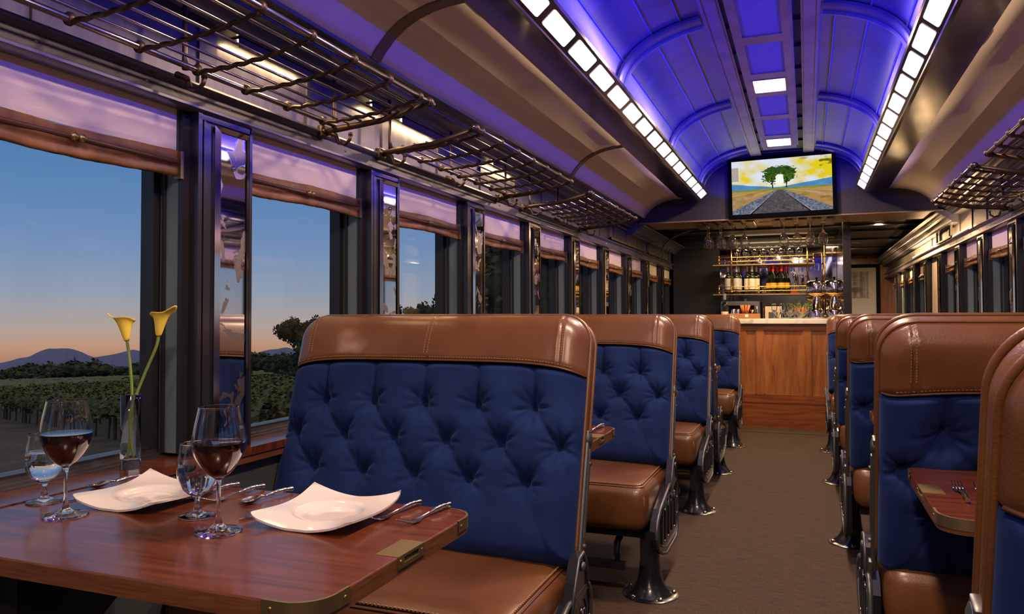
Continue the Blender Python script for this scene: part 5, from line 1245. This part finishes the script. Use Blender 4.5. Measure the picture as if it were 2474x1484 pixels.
# vineyard rows: each row its own thing with foliage, trunks and posts
RD = Vector((0.887, -0.461, 0)); RN = Vector((-0.461, -0.887, 0))*-1      # along a row / to the next row
RN = Vector((-0.461*-1*-1, 0.887, 0)); RN = Vector((RD.y*-1*-1, 0, 0)) if False else Vector((0.461, 0.887, 0))
P0 = Vector((-20.4, 20.6, 0))
def vine_row(i, label):
    rnd = random.Random(100+i); off = RN*(2.4*i)
    t0, t1 = -46-i*1.2, 9+i*1.3
    t = thing('vine_row', label, 'grapevine row', (0, 0, 0), 'rows of the vineyard')
    m_ = MB(); L = t1-t0; n_ = int(L*(150 if i < 3 else 75 if i < 7 else 50)); vs = []; fs = []
    sz = 0.075 if i < 3 else 0.11 if i < 7 else 0.14
    for k in range(n_):
        u_ = t0+rnd.random()*L; w_ = rnd.gauss(0, 0.27); hgt = 0.85+1.05*rnd.random()**0.8+0.12*math.sin(u_*2.3+i)
        p = P0+off+RD*u_+RN*w_; p.z = gz(p.x, p.y)+hgt-0.25*abs(w_)
        a = rnd.random()*6.28; b_ = rnd.uniform(-0.9, 0.9); d1 = Vector((math.cos(a), math.sin(a), b_)).normalized()*sz*rnd.uniform(.7, 1.5)
        d2 = d1.cross(Vector((rnd.uniform(-1, 1), rnd.uniform(-1, 1), 1))).normalized()*sz*rnd.uniform(.6, 1.1)
        o_ = len(vs); vs += [p-d1, p+d2, p+d1*1.1, p-d2]; fs.append((o_, o_+1, o_+2, o_+3))
    # inner mass so the row reads as solid
    q = 0; U_ = np.arange(t0, t1, 0.5); prof = [(-0.22, 0.95), (-0.26, 1.35), (-0.12, 1.68), (0.12, 1.68), (0.26, 1.35), (0.22, 0.95)]
    o_ = len(vs)
    for u_ in U_:
        for w_, h_ in prof:
            p = P0+off+RD*u_+RN*(w_+rnd.gauss(0, 0.05)); p.z = gz(p.x, p.y)+h_+rnd.gauss(0, 0.06); vs.append(p)
    n6 = len(prof)
    for a in range(len(U_)-1):
        for b_ in range(n6): fs.append((o_+a*n6+b_, o_+a*n6+(b_+1) % n6, o_+(a+1)*n6+(b_+1) % n6, o_+(a+1)*n6+b_))
    m_.add(vs, fs); m_.build('foliage', 'leaf_vine', t)
    if i < 3:
        tr = MB()
        for u_ in np.arange(t0, t1, 1.9):
            p = P0+off+RD*u_; z = gz(p.x, p.y); tr.tube([(p.x, p.y, z), (p.x+0.04, p.y, z+0.5), (p.x, p.y+0.03, z+1.1)], [0.045, 0.035, 0.03], 5)
        o1 = tr.build('trunks', 'bark', t); o1['kind'] = 'stuff'
        tr = MB()
        for u_ in np.arange(t0+0.9, t1, 5.7):
            p = P0+off+RD*u_; z = gz(p.x, p.y); tr.box(p.x-0.05, p.x+0.05, p.y-0.05, p.y+0.05, z, z+1.8)
        o1 = tr.build('posts', 'bark', t); o1['kind'] = 'stuff'
    return t
for i in range(12): vine_row(i, 'vineyard row outside, ' + ('nearest to the train with bare trunks showing' if i == 0 else '%s back from the nearest' % ORD[i]))
# the rest of the vineyard: a continuous rolling leaf surface
rs = np.random.RandomState(5); m_ = MB()
us = np.linspace(-420, 330, 280); ws = np.concatenate([np.arange(12*2.4, 120, 1.2), np.arange(120, 330, 3.2)])
U, Wg = np.meshgrid(us, ws); X = P0.x+RD.x*U+RN.x*Wg; Y = P0.y+RD.y*U+RN.y*Wg
Z = np.vectorize(gz)(X, Y)+1.45+0.25*np.cos(Wg*2*PI/2.4)+rs.normal(0, 0.13, X.shape)
m_.grid(X, Y, Z)
us = np.linspace(-420, -50, 190); ws = np.arange(-6, 30, 1.2); U, Wg = np.meshgrid(us, ws); X = P0.x+RD.x*U+RN.x*Wg; Y = P0.y+RD.y*U+RN.y*Wg
Z = np.vectorize(gz)(X, Y)+1.45+0.25*np.cos(Wg*2*PI/2.4)+rs.normal(0, 0.13, X.shape)-np.clip((U+62)/10, 0, 1)*2.0; m_.grid(X, Y, Z)
vo_ = m_.build('vineyard', 'leaf_vine'); tag(vo_, 'far green vineyard stretching to the tree line', 'vineyard'); vo_['kind'] = 'stuff'
# trees
def make_tree(label, loc, h, w_, seed, n=1500, group='trees along the vineyard', sz=None):
    rnd = random.Random(seed); t = thing('tree', label, 'tree', loc, group)
    tk = MB().tube([(0, 0, 0), (0.03*w_, 0, h*0.25), (0, 0.02*w_, h*0.55), (0.02*w_, 0, h*0.8)], [0.045*w_, 0.035*w_, 0.022*w_, 0.006*w_], 8)
    for k in range(5):
        a = k*1.26+seed; tk.tube([(0, 0, h*(0.25+0.07*k)), (math.cos(a)*w_*0.3, math.sin(a)*w_*0.3, h*(0.5+0.08*k))], [0.02*w_, 0.006*w_], 5)
    tk.build('trunk', 'bark', t, True)
    cl = [(Vector((rnd.uniform(-.33, .33)*w_, rnd.uniform(-.33, .33)*w_, h*rnd.uniform(0.28, 0.88))), rnd.uniform(0.13, 0.24)*w_) for _ in range(16)]
    vs = []; fs = []; sz = sz or 0.035*w_
    for k in range(n):
        c_, r_ = cl[k % len(cl)]; d = Vector((rnd.gauss(0, 1), rnd.gauss(0, 1), rnd.gauss(0, 1))).normalized(); p = c_+d*r_*rnd.random()**0.4
        a = Vector((rnd.uniform(-1, 1), rnd.uniform(-1, 1), rnd.uniform(-1, 1))).normalized()*sz*rnd.uniform(.6, 1.3); b_ = a.cross(d).normalized()*sz*0.7 if a.cross(d).length > 1e-4 else Vector((sz, 0, 0))
        o_ = len(vs); vs += [p-a, p+b_, p+a, p-b_]; fs.append((o_, o_+1, o_+2, o_+3))
    for c_, r_ in cl:      # dense hearts
        o_ = len(vs); rr = r_*0.72
        for i in range(5):
            for j in range(8):
                a, b_ = PI*(i+0.5)/5, 2*PI*j/8; vs.append(c_+Vector((math.sin(a)*math.cos(b_), math.sin(a)*math.sin(b_), math.cos(a)))*rr*rnd.uniform(.8, 1.15))
        for i in range(4):
            for j in range(8): fs.append((o_+i*8+j, o_+i*8+(j+1) % 8, o_+(i+1)*8+(j+1) % 8, o_+(i+1)*8+j))
    MB().add(vs, fs).build('crown', 'leaf_tree', t); return t
def polar(az, d): a = math.radians(az); return (d*math.sin(a), d*math.cos(a))
def place(az, d): x, y = polar(az, d); return (x, y, gz(x, y)-0.1)
T_ = make_tree('round dark tree outside, just left of the nearest seat top', place(-35.2, 62), 7.0, 4.2, 1, 2600)
TB = [(-36.8, 95, 0.62, 'smaller tree beside the round dark tree at the nearest seat'), (-39.0, 130, 0.75, 'dark tree at the left edge of the second window'), (-37.8, 170, 0.7, 'low far tree behind the second window'),
      (-28.2, 48, 0.98, 'green tree showing in the third left window above the seat'), (-26.4, 40, 0.80, 'bushy tree at the right of the third left window'),
      (-23.0, 44, 1.10, 'tree rising in the fourth left window'), (-21.6, 36, 1.20, 'taller tree at the right of the fourth left window'), (-19.2, 40, 1.45, 'tall tree filling the fifth left window'), (-18.0, 33, 1.40, 'tall dark tree at the right of the fifth window'),
      (-15.6, 26, 1.5, 'dark tree behind the sixth left window'), (-14.0, 24, 1.5, 'dark tree behind the seventh left window'), (-11.5, 26, 1.6, 'dark tree behind the last left windows')]
for az, d, sc_, lab in TB: dup(T_, lab, place(az, d), rz=az*3.0, scale=(sc_, sc_, sc_))
for az, d, sc_, lab in [(12.6, 42, 0.75, 'green tree outside the nearest right windows'), (10.2, 44, 0.55, 'small tree outside farther along the right windows'), (15.5, 60, 0.9, 'tree seen past the right edge of the windows')]: dup(T_, lab, place(az, d), rz=az*2, scale=(sc_, sc_, sc_))
far_ = make_tree('far tree on the horizon, behind the lily stems', place(-50.0, 330), 6.0, 13, 7, 900, 'far trees on the horizon', 0.7)
rnd = random.Random(11); names = []
for k in range(34):
    az = -59+k*0.78+rnd.uniform(-.3, .3); d = rnd.uniform(300, 380); sc_ = rnd.uniform(0.65, 1.35)
    if abs(az+50) < 0.4: continue
    where = 'left of the lilies' if az < -49 else 'right of the lilies' if az < -44 else 'beyond the second window'
    dup(far_, 'dark far tree on the horizon %s, tree %d from the left' % (where, k+1), place(az, d), rz=az*5, scale=(sc_*1.3, sc_*1.3, sc_*rnd.uniform(.7, 1.05)))
hm_ = MB(); 
for k in range(140):
    az = -62+k*0.28; x, y = polar(az, 395); hm_.rbox((x, y, gz(x, y)+1.5), (4, 4, rnd.uniform(2.0, 3.6)), 1.9, 3)
ho_ = hm_.build('hedge_line', 'leaf_tree'); tag(ho_, 'unbroken dark hedge line under the far trees', 'hedge'); ho_['kind'] = 'stuff'
for az, hgt, lab in ((-49.8, 8.5, 'taller thin utility pole on the horizon'), (-50.75, 6, 'short pale utility pole on the horizon')):
    x, y = polar(az, 290); p_ = MB().tube([(x, y, gz(x, y)), (x, y, gz(x, y)+hgt)], 0.13, 5); p_.box(x-0.7, x+0.7, y-0.08, y+0.08, gz(x, y)+hgt-0.9, gz(x, y)+hgt-0.75); tag(p_.build('utility_pole', 'bark'), lab, 'pole', 'utility poles')
# mountains
D = 3200.0
ctl = [(-75, -0.075), (-56, -0.059), (-54, -0.051), (-53.0, -0.0465), (-52.2, -0.0425), (-51.3, -0.0365), (-50.6, -0.0355), (-50.0, -0.0365), (-49.4, -0.040), (-48.7, -0.0465), (-48.0, -0.0455), (-47.0, -0.041), (-46.4, -0.0385), (-45.5, -0.0425), (-44.5, -0.040), (-43.5, -0.043), (-41, -0.040), (-39, -0.047), (-37.5, -0.041), (-36.4, -0.039), (-35, -0.046), (-32, -0.045), (-28, -0.048), (-20, -0.05), (-10, -0.055), (0, -0.06)]
az = np.linspace(-75, 0, 420); h_ = np.interp(az, [c[0] for c in ctl], [c[1] for c in ctl]); rs = np.random.RandomState(2)
nz = np.interp(az, np.linspace(-75, 0, 140), rs.normal(0, 0.0006, 140)); h_ = h_+nz
rowsm = []
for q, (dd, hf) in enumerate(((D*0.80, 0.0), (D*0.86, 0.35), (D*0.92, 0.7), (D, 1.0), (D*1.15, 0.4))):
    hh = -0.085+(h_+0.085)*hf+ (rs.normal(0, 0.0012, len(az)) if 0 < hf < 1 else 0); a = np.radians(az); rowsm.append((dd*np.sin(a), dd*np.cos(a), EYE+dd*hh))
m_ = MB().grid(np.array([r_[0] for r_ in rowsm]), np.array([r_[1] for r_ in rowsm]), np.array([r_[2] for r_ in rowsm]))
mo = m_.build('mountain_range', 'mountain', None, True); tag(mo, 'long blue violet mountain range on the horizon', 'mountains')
